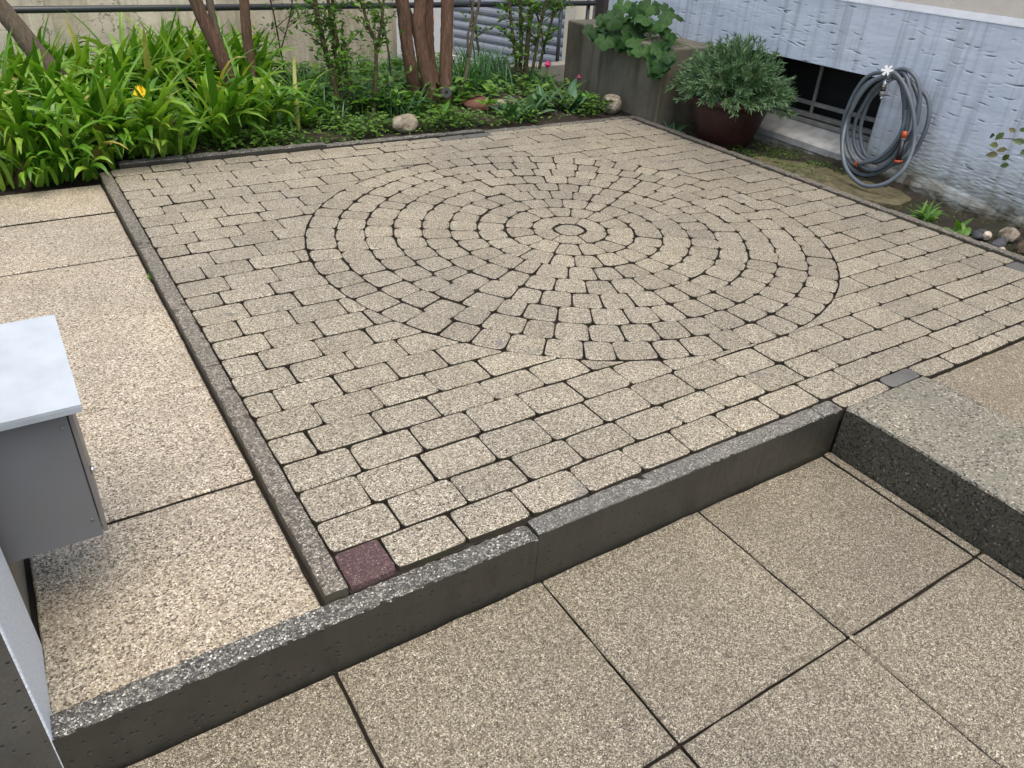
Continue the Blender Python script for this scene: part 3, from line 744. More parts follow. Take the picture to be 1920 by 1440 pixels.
# daylily patch -----------------------------------------------------------------------------
lily = thing('daylily_patch', 'dense mass of bright green strap-leaved daylilies along the back wall, spilling over the kerb', 'plants', (-.2, 3.9, 0))
B, AZ, EL, LL, WW, BE = [], [], [], [], [], []
def clump(x, y, n, L=.42, W=.026, lean=None, z=.02):
    for _ in range(n):
        a = random.uniform(0, 2 * math.pi) if lean is None or random.random() < .35 else lean + random.gauss(0, .7)
        B.append((x + random.gauss(0, .03), y + random.gauss(0, .03), z)); AZ.append(a); EL.append(R(random.uniform(55, 86)))
        LL.append(L * random.uniform(.6, 1.25)); WW.append(W * random.uniform(.6, 1.15)); BE.append(random.uniform(.3, 2.1) if random.random() < .6 else random.uniform(1.4, 2.9))
def inlily(x, y):
    if y < 3.12 and x > .02: return False
    lim = 1.12 + .25 * math.sin(y * 3)
    if y < 3.45: lim = .50 + (y - 3.1) * 1.2
    if .66 < x < 1.2 and 3.55 < y < 3.98: return False
    return x < lim
k = 0
while k < 150:
    x, y = random.uniform(-1.7, 1.4), random.uniform(3.06, 4.95)
    if not inlily(x, y): continue
    clump(x, y, 18, L=.41 + .09 * random.random(), W=.047, lean=R(-70) if y < 3.4 else R(-60)); k += 1
for x in np.arange(-1.0, -.06, .10): clump(x, 3.03, 9, L=.26, W=.034, lean=R(-80), z=-.03)
for x in np.arange(-1.0, .42, .09): clump(x, 3.14 + .05 * random.random() - (.03 if x < 0 else 0), 15, L=.35, W=.042, lean=R(-75), z=.0)
for x, y in ((.95, 3.42), (1.05, 3.36), (1.15, 3.5), (.82, 3.55)): clump(x, y, 9, L=.46, W=.030, lean=R(150))
B, AZ, EL, LL, WW, BE = map(lambda q: np.array(q, float), (B, AZ, EL, LL, WW, BE))
V, F = blades(B, AZ, EL, LL, WW, BE, 7, .22, twist=RNG.normal(0, .35, len(LL)))
V[:, :, 2] = np.maximum(V[:, :, 2], -.03 + .05 * (V[:, :, 1] > 3.06) * (V[:, :, 0] > -.05) + RNG.random(V.shape[:2]) * .01)
tint = RNG.random(len(LL))
dist = np.hypot(V[:, 14, 0] + .354, V[:, 14, 1] + 1.076) - V[:, 14, 2] * 1.5 + (np.abs(V[:, 14, 0] - .2) > 1.0) * 5
order = np.argsort(dist); near, far = order[:290], order[290:]
Vs = shift(V, lily)
for i in near:
    me = fmesh('leaf', Vs[i:i + 1], F, M['lily'], tint[i:i + 1]); link('leaf', me, lily)
link('foliage', fmesh('foliage', Vs[far], F, M['lily'], tint[far]), lily, kind='stuff')

# dark strap leaves, background of the bed ------------------------------------------------------
def strapfield(name, spots, L, W, mat, kind=None, parent=None, el=(55, 85), be=(.6, 2.0), per=14, spread=.035, S=6):
    b, az, e, l, w, bn = [], [], [], [], [], []
    for x, y in spots:
        for _ in range(per):
            b.append((x + random.gauss(0, spread), y + random.gauss(0, spread), .01)); az.append(random.uniform(0, 6.283)); e.append(R(random.uniform(*el)))
            l.append(L * random.uniform(.6, 1.2)); w.append(W * random.uniform(.7, 1.2)); bn.append(random.uniform(*be))
    b, az, e, l, w, bn = map(np.array, (b, az, e, l, w, bn)); V, F = blades(b, az, e, l, w, bn, S, .2, twist=RNG.normal(0, .3, len(l)))
    if parent: V = shift(V, parent)
    return fmesh(name, V, F, M[mat])
sp = [(random.uniform(1.25, 3.2), random.uniform(3.75, 4.8)) for _ in range(75)] + [(random.uniform(1.2, 1.95), random.uniform(3.45, 3.9)) for _ in range(14)]
o = link('spring_bulb_foliage', strapfield('spring_bulb_foliage', sp, .22, .010, 'strap'), kind='stuff', label='dark narrow bulb leaves filling the back of the flower bed', category='plants')
daff = thing('daffodil_clump', 'tall upright dark green daffodil leaves to the right of the red-barked trunks', 'plant', (2.42, 3.78, 0))
link('foliage', strapfield('foliage', [(2.42, 3.78), (2.48, 3.82), (2.36, 3.80)], .42, .013, 'strap', parent=daff, el=(68, 88), be=(.2, 1.1), per=16), daff, kind='stuff')
# broad-leaved seedlings and ground cover
def cover(name, n, region, zr, L, mat, label, flat=.75, cat='plants', leafw=.5):
    b = []
    while len(b) < n:
        x, y = random.uniform(region[0], region[1]), random.uniform(region[2], region[3])
        if len(region) > 4 and not region[4](x, y): continue
        b.append((x, y, random.uniform(*zr)))
    b = np.array(b); a = RNG.uniform(0, 6.283, n); d = np.stack([np.cos(a), np.sin(a), RNG.uniform(-.1, .6, n)], -1)
    nr = np.stack([RNG.normal(0, .3, n), RNG.normal(0, .3, n), np.ones(n)], -1); l = L * RNG.uniform(.5, 1.3, n)
    V, F = ovate(b, d, nr, l, l * leafw); return link(name, fmesh(name, V, F, M[mat]), kind='stuff', label=label, category=cat)
clumpy = lambda x, y: math.sin(x * 11 + 2 * math.sin(y * 9)) + math.sin(y * 17 + x * 5) > -.35
cover('ground_cover', 6500, (.40, 3.2, 3.125, 3.75, clumpy), (.0, .08), .034, 'small', 'low dark green ground cover along the back kerb')
cover('broad_leaf_cover', 1700, (1.15, 2.6, 3.5, 4.7, clumpy), (.03, .17), .075, 'shrubleaf', 'broader bright green leaves among the shrub stems', leafw=.42)
cover('bed_undergrowth', 3200, (1.1, 3.25, 3.6, 4.8), (.0, .11), .055, 'small', 'mixed dark undergrowth at the back of the flower bed', leafw=.4)
cover('kerb_weeds', 330, (.35, 3.1, 3.10, 3.20), (.0, .03), .02, 'weed', 'tiny pale weeds right behind the back kerb')
cover('moss_patch', 1400, (3.27, 3.70, 1.50, 2.20, lambda x, y: math.sin(x * 30) + math.sin(y * 23) > -.4), (-.035, .0), .014, 'small', 'low green weeds in the strip below the cellar window')
cover('strip_litter', 500, (3.27, 3.70, .2, 2.7), (-.04, -.02), .016, 'rose', 'brown leaf litter in the strip between kerb and house wall')

# a few fallen bits on the paving
b = []
for _ in range(110):
    x, y = random.uniform(-.5, 3.1), random.uniform(-.5, 3.0)
    if x > 1.5 and y < 0: continue
    b.append((x, y, -.158 if y < -.07 else (-.0335 if x < -.06 else .0035)) if not (-.07 <= y < .01 or -.06 <= x < .01) else (1.0, 1.0, .0035))
b = np.array(b); n = len(b); a = RNG.uniform(0, 6.283, n); d = np.stack([np.cos(a), np.sin(a), RNG.uniform(0, .3, n)], -1); nr = np.tile(np.array([[0., 0., 1.]]), (n, 1)); l = RNG.uniform(.003, .009, n)
V, F = ovate(b, d, nr, l, l * .5); link('paving_litter', fmesh('paving_litter', V, F, M['rose']), kind='stuff', label='tiny leaf bits scattered over the paving', category='litter')
def flower(name, label, cat, x, y, z, mat, size=.03, stem=True, leaves=0):
    t_ = thing(name, label, cat, (x, y, 0))
    if stem: V, F = tube(catmull([(x - .01, y + .01, 0), (x + .004, y, z * .5), (x, y, z)], 4), .003, 6); part('stem', V, F, M['stem'], t_, smooth=True)
    Vs_, Fs_ = [], []
    for k in range(6):
        a = k * math.pi / 3 + (.3 if k % 2 else 0); d = Vector((math.cos(a), math.sin(a), 0)); s = Vector((-math.sin(a), math.cos(a), 0)); c = Vector((x, y, z)); r = size * (.42 if k % 2 else .36)
        P_ = [c + d * r * .3 - s * size * .12, c + d * r * .3 + s * size * .12, c + d * r * 1.15 + s * size * .33 + Vector((0, 0, size * .55)), c + d * r * 1.15 - s * size * .33 + Vector((0, 0, size * .55)), c + d * r * .55 + Vector((0, 0, size * 1.25))]
        part('petal', P_, [(0, 1, 2, 3), (3, 2, 4)], M[mat], t_)
    return t_
flower('tulip', 'single yellow tulip bloom nodding among the daylily leaves', 'flower', .225, 3.19, .275, 'yellow', .062)
flower('tulip', 'pink tulip in front of the grey shutter, beside the concrete wall', 'flower', 3.18, 3.94, .155, 'pink', .045)
flower('tulip', 'faded mauve tulip against the concrete wall', 'flower', 3.15, 3.50, .15, 'mauve', .035)
flower('tulip', 'orange-yellow bloom glimpsed between the red-barked trunks', 'flower', 2.70, 4.93, .34, 'orange', .06)
fw = thing('white_flower', 'tiny cluster of white blossoms beside the double trunk', 'flower', (.86, 4.0, 0))
V, F = tube([(.86, 4.0, 0), (.86, 4.0, .16)], .002, 5); part('stem', V, F, M['stem'], fw)
for k in range(6):
    a = k; x, y, z = .86 + .018 * math.cos(a), 4.0 + .018 * math.sin(a), .15 + .012 * (k % 3)
    part('petal', [(x - .006, y, z), (x, y - .006, z + .002), (x + .006, y, z), (x, y + .006, z + .003)], [(0, 1, 2, 3)], M['white'], fw)

# tulip foliage: broad leaves as separate parts
def leafplant(name, label, cat, x, y, n, L, W, mat, el, be, fold=.18, z=.0, S=6, taper=1.2, lean=None, spread=.02):
    t_ = thing(name, label, cat, (x, y, 0))
    for k in range(n):
        a = (lean + random.gauss(0, .9)) if lean is not None else k * 2.4 + random.gauss(0, .3)
        Vb, Fb = blades(np.array([(x + random.gauss(0, spread), y + random.gauss(0, spread), z)]), np.array([a]), np.array([R(random.uniform(*el))]), np.array([L * random.uniform(.75, 1.2)]), np.array([W * random.uniform(.8, 1.15)]), np.array([random.uniform(*be)]), S, fold, taper, twist=np.array([random.gauss(0, .25)]))
        link('leaf', fmesh('leaf', shift(Vb, t_), Fb, M[mat]), t_)
    return t_
tg = 'broad grey-green tulip leaf clumps behind the back kerb'
for (x, y, lab) in ((2.60, 3.27, 'leftmost clump of broad tulip leaves behind the back kerb'), (2.78, 3.36, 'largest clump of broad upright grey-green tulip leaves in the flower bed'),
                    (2.93, 3.30, 'tulip leaf clump lying over the kerb left of the tan rock'), (3.06, 3.45, 'upright pair of tulip leaves in front of the concrete wall'), (2.42, 3.24, 'small tulip leaf clump nearest the stump')):
    leafplant('tulip_foliage', lab, 'plant', x, y, 7 if x != 3.06 else 4, .23, .055, 'tulipleaf', (35, 80), (.6, 1.8), lean=None, group=None) if False else leafplant('tulip_foliage', lab, 'plant', x, y, 8 if x != 3.06 else 4, .23, .058, 'tulipleaf', (30, 80), (.5, 1.7))['group'] if False else None
    o = leafplant('tulip_foliage', lab, 'plant', x, y, 8 if x != 3.06 else 4, .22, .056, 'tulipleaf', (28, 80), (.5, 1.7)); o['group'] = tg
for (x, y, lab) in ((3.08, 3.27, 'bright green whorled seedling beside the tan rock'), (2.28, 3.30, 'green whorled seedling below the cut stump'), (2.50, 3.62, 'bright green whorled seedling left of the tulip leaves'),
                    (1.92, 3.22, 'fresh green seedling just right of the pale rock'), (1.74, 3.50, 'dark whorled seedling between the shrub stems and the trunks'), (1.55, 3.62, 'broad-leaved seedling behind the shrub stems')):
    o = leafplant('seedling', lab, 'plant', x, y, 9, .085, .028, 'weed' if y < 3.63 and x != 1.74 else 'shrubleaf', (10, 50), (.4, 1.2), fold=.1, z=.09); o['group'] = 'whorled seedlings in the flower bed'
    V, F = tube([(x, y, -.01), (x, y, .09)], .0035, 6); part('stem', V, F, M['stem'], o)
o = leafplant('weed', 'spidery bright green weed in the strip beside the right kerb', 'weed', 3.47, .93, 16, .13, .012, 'weed', (15, 75), (.6, 2.0), z=-.06)
for a_ in (0, 2.2, 4.0): 
    Vb, Fb = blades(np.array([(3.49, .91, -.06)]), np.array([a_]), np.array([R(45)]), np.array([.10]), np.array([.035]), np.array([1.2]), 6, .12, 1.1); link('leaf', fmesh('leaf', shift(Vb, o), Fb, M['weed']), o)
leafplant('weed', 'two-leaved broad green weed left of the small rocks by the right kerb', 'weed', 3.47, .73, 6, .10, .034, 'weed', (25, 65), (.5, 1.4), z=-.07)
leafplant('weed', 'dark weed in the corner between the plant pot and the concrete wall', 'weed', 3.33, 2.66, 12, .12, .014, 'strap', (20, 75), (.6, 1.8), z=-.04)
leafplant('weed', 'pale green weed growing on the cellar window sill behind the hose', 'weed', 3.80, 1.60, 5, .07, .018, 'weed', (45, 80), (.3, .9), z=.07)
leafplant('weed', 'tiny tuft of grass in a joint of the paved circle, right of centre', 'weed', 2.50, 1.89, 9, .035, .004, 'weed', (15, 60), (.3, 1.2), z=-.006, spread=.006)
leafplant('weed', 'tiny sprout at the foot of the left side kerb', 'weed', -.062, 1.78, 8, .025, .005, 'weed', (20, 70), (.3, 1.2), z=-.04, spread=.006)

# ------------------------------------------------------------------ rocks
def rock(label, x, y, z, sx, sy, sz, mat, seed, name='rock', rot=0, group=None, sharp=.25):
    bm = bmesh.new(); bmesh.ops.create_icosphere(bm, subdivisions=3, radius=1); rr = random.Random(seed)
    pl = [(Vector((rr.gauss(0, 1), rr.gauss(0, 1), rr.gauss(0, 1))).normalized(), rr.uniform(.62, .9)) for _ in range(9)]
    for v in bm.verts:
        for n, d in pl:
            q = v.co.dot(n)
            if q > d: v.co -= n * (q - d) * .85
        v.co *= 1 + rr.uniform(-.02, .02)
    V = []
    for v in bm.verts:
        a, b, c = v.co.x * sx, v.co.y * sy, v.co.z * sz; V.append((x + a * math.cos(rot) - b * math.sin(rot), y + a * math.sin(rot) + b * math.cos(rot), z + c))
    bm.verts.index_update(); F = [[v.index for v in f.verts] for f in bm.faces]; bm.free()
    return tagthing(name, V, F, M[mat], label, 'rock', (x, y, z - sz), group)
rock('pale angular rock in the bed behind the middle of the back kerb', 1.66, 3.23, .04, .085, .06, .06, 'rock_tan', 3)
rock('tan rock at the foot of the concrete wall', 3.22, 3.19, .05, .075, .07, .075, 'rock_tan', 5)
rock('flat tan rock half hidden left of the tulip leaves', 2.50, 3.46, .04, .12, .05, .045, 'rock_tan', 8)
rock('brown rough rock under the daylily leaves at the left bed corner', -.37, 3.08, .0, .06, .07, .085, 'rock_brown', 11)
rg_ = 'small rocks in the strip at the right edge'
rock('small cream pebble, leftmost rock beside the right kerb', 3.455, .602, -.03, .024, .022, .024, 'rock_white', 2, group=rg_)
rock('dark grey smooth rock between the cream pebble and the brown rocks', 3.43, .520, -.035, .045, .032, .028, 'rock_grey', 4, group=rg_)
rock('tan rock leaning against the wall foot above the dark grey rock', 3.58, .56, -.035, .05, .05, .042, 'rock_tan', 6, group=rg_)
rock('dark brown rock at the right edge of the picture', 3.50, .44, -.045, .05, .05, .04, 'rock_brown', 7, group=rg_)
rock('flat grey-green rock behind the cream pebble', 3.53, .655, -.055, .06, .05, .022, 'rock_grey', 9, group=rg_)
rock('small pinkish pebble wedged below the dark grey rock', 3.37, .475, -.04, .02, .018, .016, 'rock_white', 12, group=rg_)
# long flat stone
sl = [(3.27, 1.96), (3.40, 2.02), (3.56, 1.80), (3.70, 1.45), (3.70, 1.28), (3.60, 1.09), (3.44, 1.06), (3.27, 1.36)]
vf = stone(sl[::1], gap=.002, rad=.03, h=.05, z=-.020, dens=True); tagthing('flat_stone', vf[0], vf[1], M['plank'], 'long flat mossy stone lying under the hose between kerb and wall', 'stone', (3.5, 1.5, -.06))

# ------------------------------------------------------------------ trees and shrubs
def trunk_tube(P, r0, r1, sides=12, wob=.05, n=8, flare=.35):
    C = catmull(P, n); N = len(C); rr = [(r0 + (r1 - r0) * i / (N - 1)) * (1 + flare * math.exp(-i / N * 12)) for i in range(N)]
    V, F = tube(C, rr, sides, wob); return V, F
def crown(parent, c, rad, n, L, mat, name='crown', zs=.7):
    th = RNG.uniform(0, 6.283, n); ph = np.arccos(RNG.uniform(-1, 1, n)); q = RNG.uniform(.35, 1, n) ** .5 * (1 + .25 * np.sin(th * 3) * np.cos(ph * 4))
    b = np.stack([c[0] + rad * q * np.sin(ph) * np.cos(th), c[1] + rad * q * np.sin(ph) * np.sin(th), c[2] + rad * zs * q * np.cos(ph)], -1)
    d = RNG.normal(0, 1, (n, 3)); nr = RNG.normal(0, .6, (n, 3)) + np.array([0, 0, 1]); l = L * RNG.uniform(.6, 1.3, n)
    V, F = ovate(b, d, nr, l, l * .45); link(name, fmesh(name, shift(V, parent), F, M[mat]), parent, kind='stuff')
def limbs(parent, starts, n, top, mat, r=.02):
    for (s, tdir) in starts:
        for k in range(n):
            a = random.uniform(0, 6.283); e = Vector(s) + Vector((math.cos(a) * .5, math.sin(a) * .5, top * random.uniform(.6, 1)))
            mid = (Vector(s) + e) / 2 + Vector((random.gauss(0, .06), random.gauss(0, .06), .05))
            V, F = trunk_tube([s, mid, e], r, .006, 7, .05, 4, 0); part('limb', V, F, M[mat], parent, smooth=True)
# leaning grey trunk at far left
t_ = thing('tree', 'leaning grey-brown trunk at the far left in front of the wall', 'tree', (-.05, 4.45, 0))
V, F = trunk_tube([(.06, 4.35, -.02), (-.05, 4.38, .18), (-.17, 4.42, .42), (-.34, 4.5, .80), (-.5, 4.55, 1.5)], .064, .045); part('trunk', V, F, M['bark_grey'], t_, smooth=True)
limbs(t_, [((-.5, 4.55, 1.5), 0)], 4, 1.6, 'bark_grey', .035); crown(t_, (-.6, 4.6, 3.2), .7, 260, .05, 'shrubleaf')
# double trunk
t_ = thing('tree', 'double-trunked red-brown tree left of the green shrub, its stems parting at the ground', 'tree', (.93, 3.95, 0))
Y0 = 3.95
V, F = trunk_tube([(.90, Y0, -.02), (.865, Y0, .13), (.80, Y0, .36), (.72, Y0 + .02, .62), (.55, Y0 + .1, 1.4)], .046, .033); part('trunk', V, F, M['bark_red'], t_, smooth=True)
V, F = trunk_tube([(.985, Y0, -.02), (.98, Y0, .15), (.975, Y0, .38), (.985, Y0, .65), (1.05, Y0 + .1, 1.5)], .034, .027); part('trunk', V, F, M['bark_red'], t_, smooth=True)
V, F = trunk_tube([(.82, Y0 + .01, .33), (.81, Y0 + .03, .46), (.80, Y0 + .05, .66), (.84, Y0 + .2, 1.3)], .024, .020, flare=0); part('trunk', V, F, M['bark_grey'], t_, smooth=True)
V, F = trunk_tube([(.935, Y0 - .03, -.02), (.93, Y0 - .03, .17)], .016, .011, flare=0); part('stub', V, F, M['bark_red'], t_, smooth=True)
limbs(t_, [((.55, Y0 + .1, 1.4), 0), ((1.05, Y0 + .1, 1.5), 0)], 3, 1.6, 'bark_red', .022); crown(t_, (.8, Y0 + .1, 3.2), .7, 260, .05, 'shrubleaf')
# big red multi-trunk
big = thing('tree', 'big multi-stemmed tree with flaky red-brown bark and a black disc hung at its foot', 'tree', (2.02, 3.66, 0))
yb = 3.66
for P_, r0, r1 in (([(2.02, 3.74, -.02), (1.96, 3.70, .13), (1.90, 3.66, .33), (1.86, 3.66, .67), (1.80, 3.7, 1.5)], .043, .040),
                   ([(2.06, 3.62, -.02), (2.03, 3.62, .12), (1.99, 3.64, .33), (1.97, 3.66, .52), (2.00, 3.68, .70), (2.05, 3.7, 1.5)], .045, .036),
                   ([(2.13, 3.60, -.03), (2.135, 3.61, .12), (2.15, 3.63, .36), (2.175, 3.66, .70), (2.2, 3.7, 1.5)], .042, .040),
                   ([(2.11, 3.70, .02), (2.09, 3.72, .22), (2.075, 3.73, .45), (2.085, 3.75, .72), (2.1, 3.8, 1.4)], .036, .033),
                   ([(2.11, 3.68, .16), (2.04, 3.74, .36), (1.95, 3.78, .58), (1.90, 3.8, .75), (1.85, 3.9, 1.3)], .030, .024)):
    V, F = trunk_tube(P_, r0, r1, 14, .07, 9); part('trunk', V, F, M['bark_red'], big, smooth=True)
limbs(big, [((1.80, 3.7, 1.5), 0), ((2.05, 3.7, 1.5), 0), ((2.2, 3.7, 1.5), 0)], 3, 1.6, 'bark_red', .03); crown(big, (2.05, 3.8, 3.2), .8, 320, .05, 'shrubleaf')
# twiggy stem right of it
t_ = thing('sapling', 'thin forked grey-brown stem rising right of the red-barked trunks', 'tree', (2.24, 3.6, 0))
V, F = trunk_tube([(2.22, 3.60, 0), (2.27, 3.62, .12), (2.33, 3.64, .32), (2.36, 3.64, .5), (2.41, 3.64, .72), (2.5, 3.7, 1.2)], .012, .008, 7, .08, 6); part('stem', V, F, M['bark_grey'], t_, smooth=True)
V, F = trunk_tube([(2.33, 3.64, .32), (2.31, 3.63, .44), (2.33, 3.62, .56), (2.345, 3.62, .72)], .009, .006, 7, .08, 6); part('stem', V, F, M['bark_grey'], t_, smooth=True)
# black disc
t_ = thing('black_disc', 'round black plastic disc with a hole hanging against the red-barked trunk', 'tag', (2.09, 3.50, .08))
def ringdisc(c, nrm, r0, r1, th, n=24):
    nrm = Vector(nrm).normalized(); u = nrm.orthogonal().normalized(); v = nrm.cross(u); V, F = [], []
    for (r, d) in ((r0, 0), (r1, 0), (r1, th), (r0, th)):
        for k in range(n): a = 2 * math.pi * k / n; V.append(Vector(c) + (u * math.cos(a) + v * math.sin(a)) * r + nrm * d)
    for i in range(4):
        for k in range(n): F.append((i * n + k, i * n + (k + 1) % n, ((i + 1) % 4) * n + (k + 1) % n, ((i + 1) % 4) * n + k))
    return V, F
V, F = ringdisc((2.085, 3.50, .135), (-.45, -.8, .35), .010, .033, .008); part('disc', V, F, M['blackplastic'], t_)
V, F = tube([(2.09, 3.505, .165), (2.12, 3.55, .24)], .0015, 5); part('string', V, F, M['twig'], t_)
# burl stump
rock('reddish-brown cut stump right of the tree foot', 2.30, 3.48, .04, .10, .12, .075, 'burl', 21, name='stump', sharp=.1)['category'] = 'stump'
# leafy shrubs
def shrub(label, stems, leafn, L, mat, stemmat, loc, twigs=5, zr=(.15, .75), name='shrub'):
    t_ = thing(name, label, 'shrub', loc); bl, bd = [], []
    for P_, r0, r1 in stems:
        C = catmull(P_, 8); V, F = trunk_tube(P_, r0, r1, 8, .06, 8, .1); part('stem', V, F, M[stemmat], t_, smooth=True)
        for k in range(twigs):
            i = random.randrange(int(len(C) * .25), len(C)); s = C[i]; a = random.uniform(0, 6.283); ln = random.uniform(.08, .26)
            e = s + Vector((math.cos(a) * ln, math.sin(a) * ln * .7, ln * random.uniform(.1, .9))); mid = (s + e) / 2 + Vector((0, 0, random.uniform(-.01, .03)))
            Q = catmull([s, mid, e], 5); V, F = tube(Q, [.0035 - .0024 * q / (len(Q) - 1) for q in range(len(Q))], 5); part('twig', V, F, M['twig'], t_)
            for q in Q[2:]:
                for s_ in (0, 1): bl.append(q + Vector((random.gauss(0, .006), random.gauss(0, .006), random.gauss(0, .006)))); bd.append((random.gauss(0, 1), random.gauss(0, 1), random.uniform(0, 1.2)))
        for k in range(leafn // len(stems)):
            q = C[random.randrange(len(C) // 4, len(C))]; sp_ = .045
            bl.append(q + Vector((random.gauss(0, sp_), random.gauss(0, sp_), random.gauss(0, sp_)))); bd.append((random.gauss(0, 1), random.gauss(0, 1), random.uniform(-.2, 1.2)))
    b = np.array([tuple(v) for v in bl]); d = np.array(bd); n = len(b); nr = RNG.normal(0, .5, (n, 3)) + np.array([0, 0, 1]); l = L * RNG.uniform(.5, 1.3, n)
    V, F = ovate(b, d, nr, l, l * .48); link('foliage', fmesh('foliage', shift(V, t_), F, M[mat]), t_, kind='stuff'); return t_
shrub('green leafy shrub of several mossy stems in the middle of the bed', [([(1.45, 3.72, -.02), (1.42, 3.74, .2), (1.38, 3.78, .45), (1.34, 3.8, .8), (1.3, 3.85, 1.4)], .020, .014), ([(1.47, 3.73, -.02), (1.46, 3.76, .25), (1.45, 3.8, .5), (1.42, 3.82, 1.2)], .013, .010),
      ([(1.54, 3.72, -.02), (1.51, 3.74, .2), (1.47, 3.78, .45), (1.47, 3.8, .75), (1.5, 3.85, 1.3)], .014, .010)], 620, .040, 'shrubleaf', 'bark_green', (1.47, 3.73, 0), 11)
shrub('single slim green stem forking near the top, right of the middle shrub', [([(1.60, 3.58, -.02), (1.63, 3.6, .15), (1.66, 3.62, .42), (1.62, 3.65, .55), (1.56, 3.7, .9)], .015, .009), ([(1.66, 3.62, .42), (1.70, 3.62, .52), (1.74, 3.64, .75), (1.8, 3.7, 1.1)], .010, .007)], 300, .038, 'shrubleaf', 'bark_green', (1.6, 3.58, 0), 9)
shrub('thin dark whip stem between the middle shrub and the red-barked tree', [([(1.93, 4.0, 0), (1.92, 4.02, .3), (1.88, 4.05, .6), (1.80, 4.1, 1.0)], .007, .005)], 20, .03, 'shrubleaf', 'bark_green', (1.93, 4.0, 0), 4)
shrub('leafy many-stemmed shrub in front of the grey shutter', [([(3.02, 4.10, 0), (3.00, 4.12, .25), (2.96, 4.15, .5), (2.9, 4.2, 1.1)], .014, .010), ([(3.10, 4.12, 0), (3.12, 4.14, .3), (3.15, 4.16, .6), (3.2, 4.2, 1.2)], .020, .014), ([(3.07, 4.15, 0), (3.08, 4.17, .3), (3.07, 4.2, .6), (3.05, 4.25, 1.2)], .016, .012),
      ([(3.14, 4.10, .0), (3.20, 4.12, .35), (3.27, 4.13, .65), (3.4, 4.2, 1.1)], .013, .009)], 640, .038, 'shrubleaf', 'bark_green', (3.08, 4.12, 0), 11)
shrub('loose twiggy shrub between the grey shutter and the concrete wall', [([(3.27, 4.2, 0), (3.32, 4.22, .22), (3.40, 4.25, .42), (3.50, 4.28, .62), (3.6, 4.3, .9)], .013, .007), ([(3.34, 4.22, .2), (3.30, 4.25, .4), (3.22, 4.28, .6), (3.1, 4.3, .9)], .009, .006), ([(3.40, 4.25, .42), (3.46, 4.3, .52), (3.6, 4.32, .58)], .006, .004)], 170, .032, 'shrubleaf', 'twig' if False else 'bark_green', (3.27, 4.2, 0), 14)
shrub('slender dark stem left of the shutter shrub', [([(2.80, 4.25, 0), (2.76, 4.28, .3), (2.70, 4.3, .6), (2.6, 4.35, 1.1)], .010, .007)], 50, .032, 'shrubleaf', 'bark_green', (2.8, 4.25, 0), 8)
shrub('wispy leafy branch hanging between the double trunk and the middle shrub', [([(1.30, 4.3, 0), (1.26, 4.25, .3), (1.2, 4.15, .6), (1.1, 4.1, .95)], .006, .004), ([(1.26, 4.25, .3), (1.34, 4.2, .55), (1.4, 4.15, .9)], .005, .003)], 120, .03, 'shrubleaf', 'twig', (1.3, 4.3, 0), 12)
# lobed-leaf plant -----------------------------------------------------------------------------
lob = thing('lobed_leaf_plant', 'lush plant with large green lobed leaves hanging over the concrete wall', 'plant', (3.5, 3.05, .46))
def lobed_mesh(seed):
    rr = random.Random(seed); pts = []; lobes = [-150, -120, -72, -30, 0 + 0, 30, 72, 120, 150]
    n = 40; ring_ = []
    for k in range(n):
        a = -math.pi * .93 + 2 * math.pi * .93 * k / (n - 1); lo = .72 + .28 * abs(math.cos(a * 2.5)) ** .8 + .035 * math.sin(k * 2.6); 
        if abs(a) > 2.4: lo *= .8
        ring_.append((math.cos(a) * lo, math.sin(a) * lo * 1.02))
    V = [(0, 0, 0)] + [(x * .5, y * .5, .10 - .10 * abs(math.sin(math.atan2(y, x) * 2.5))) for x, y in ring_] + [(x, y, -.06 - .20 * (x * x + y * y) * .5 + rr.uniform(-.02, .02)) for x, y in ring_]
    F = [(0, 1 + k, 2 + k) for k in range(n - 1)] + [(1 + k, 1 + n + k, 2 + n + k, 2 + k) for k in range(n - 1)]
    return V, F
lm = []
for s in range(4):
    V, F = lobed_mesh(s); lm.append(mesh('leaf', V, F, M['lobed'], True))
rr = random.Random(5); leafs = []
for k in range(66):
    y = rr.uniform(2.70, 3.52); u = (y - 2.7) / .82; x = 3.36 + rr.gauss(0, .09); z = .40 + rr.random() * .24 + .02
    if u < .55 and rr.random() < .4: z = rr.uniform(.33, .46); x = 3.24 + rr.uniform(-.05, .02) + .1 * u
    if u > .8: z = min(z, .54)
    x = min(x, 3.66)
    if z < .47: x = min(x, 3.25 + .13 * (y - 2.78) - .01)
    o = link('leaf', lm[k % 4], lob, Vector((x, y, z)) - lob.location); s = rr.uniform(.05, .08); o.scale = (s, s, s)
    outd = Vector((-.75 + rr.gauss(0, .35), -.55 + rr.gauss(0, .35), -.35 + rr.gauss(0, .25))); nrm = Vector((-.5 + rr.gauss(0, .4), -.5 + rr.gauss(0, .4), .7)); sd_ = nrm.cross(outd).normalized(); xd = sd_.cross(nrm).normalized(); nrm.normalize()
    mm = Matrix((xd, nrm.cross(xd), nrm)).transposed(); o.rotation_euler = mm.to_euler()
    if k % 3 == 0:
        p0 = Vector((3.5 + rr.gauss(0, .05), y + rr.gauss(0, .1), .45)); V, F = tube(catmull([p0, (p0 + Vector((x, y, z))) / 2 + Vector((0, 0, .05)), (x, y, z)], 4), .0025, 5); part('stem', V, F, M['stem'], lob)
# small tall weed on the far end of the wall
leafplant('weed', 'tall pale weed growing on the far end of the concrete wall', 'weed', 3.42, 3.45, 9, .16, .022, 'weed', (50, 88), (.3, .9), z=.45)
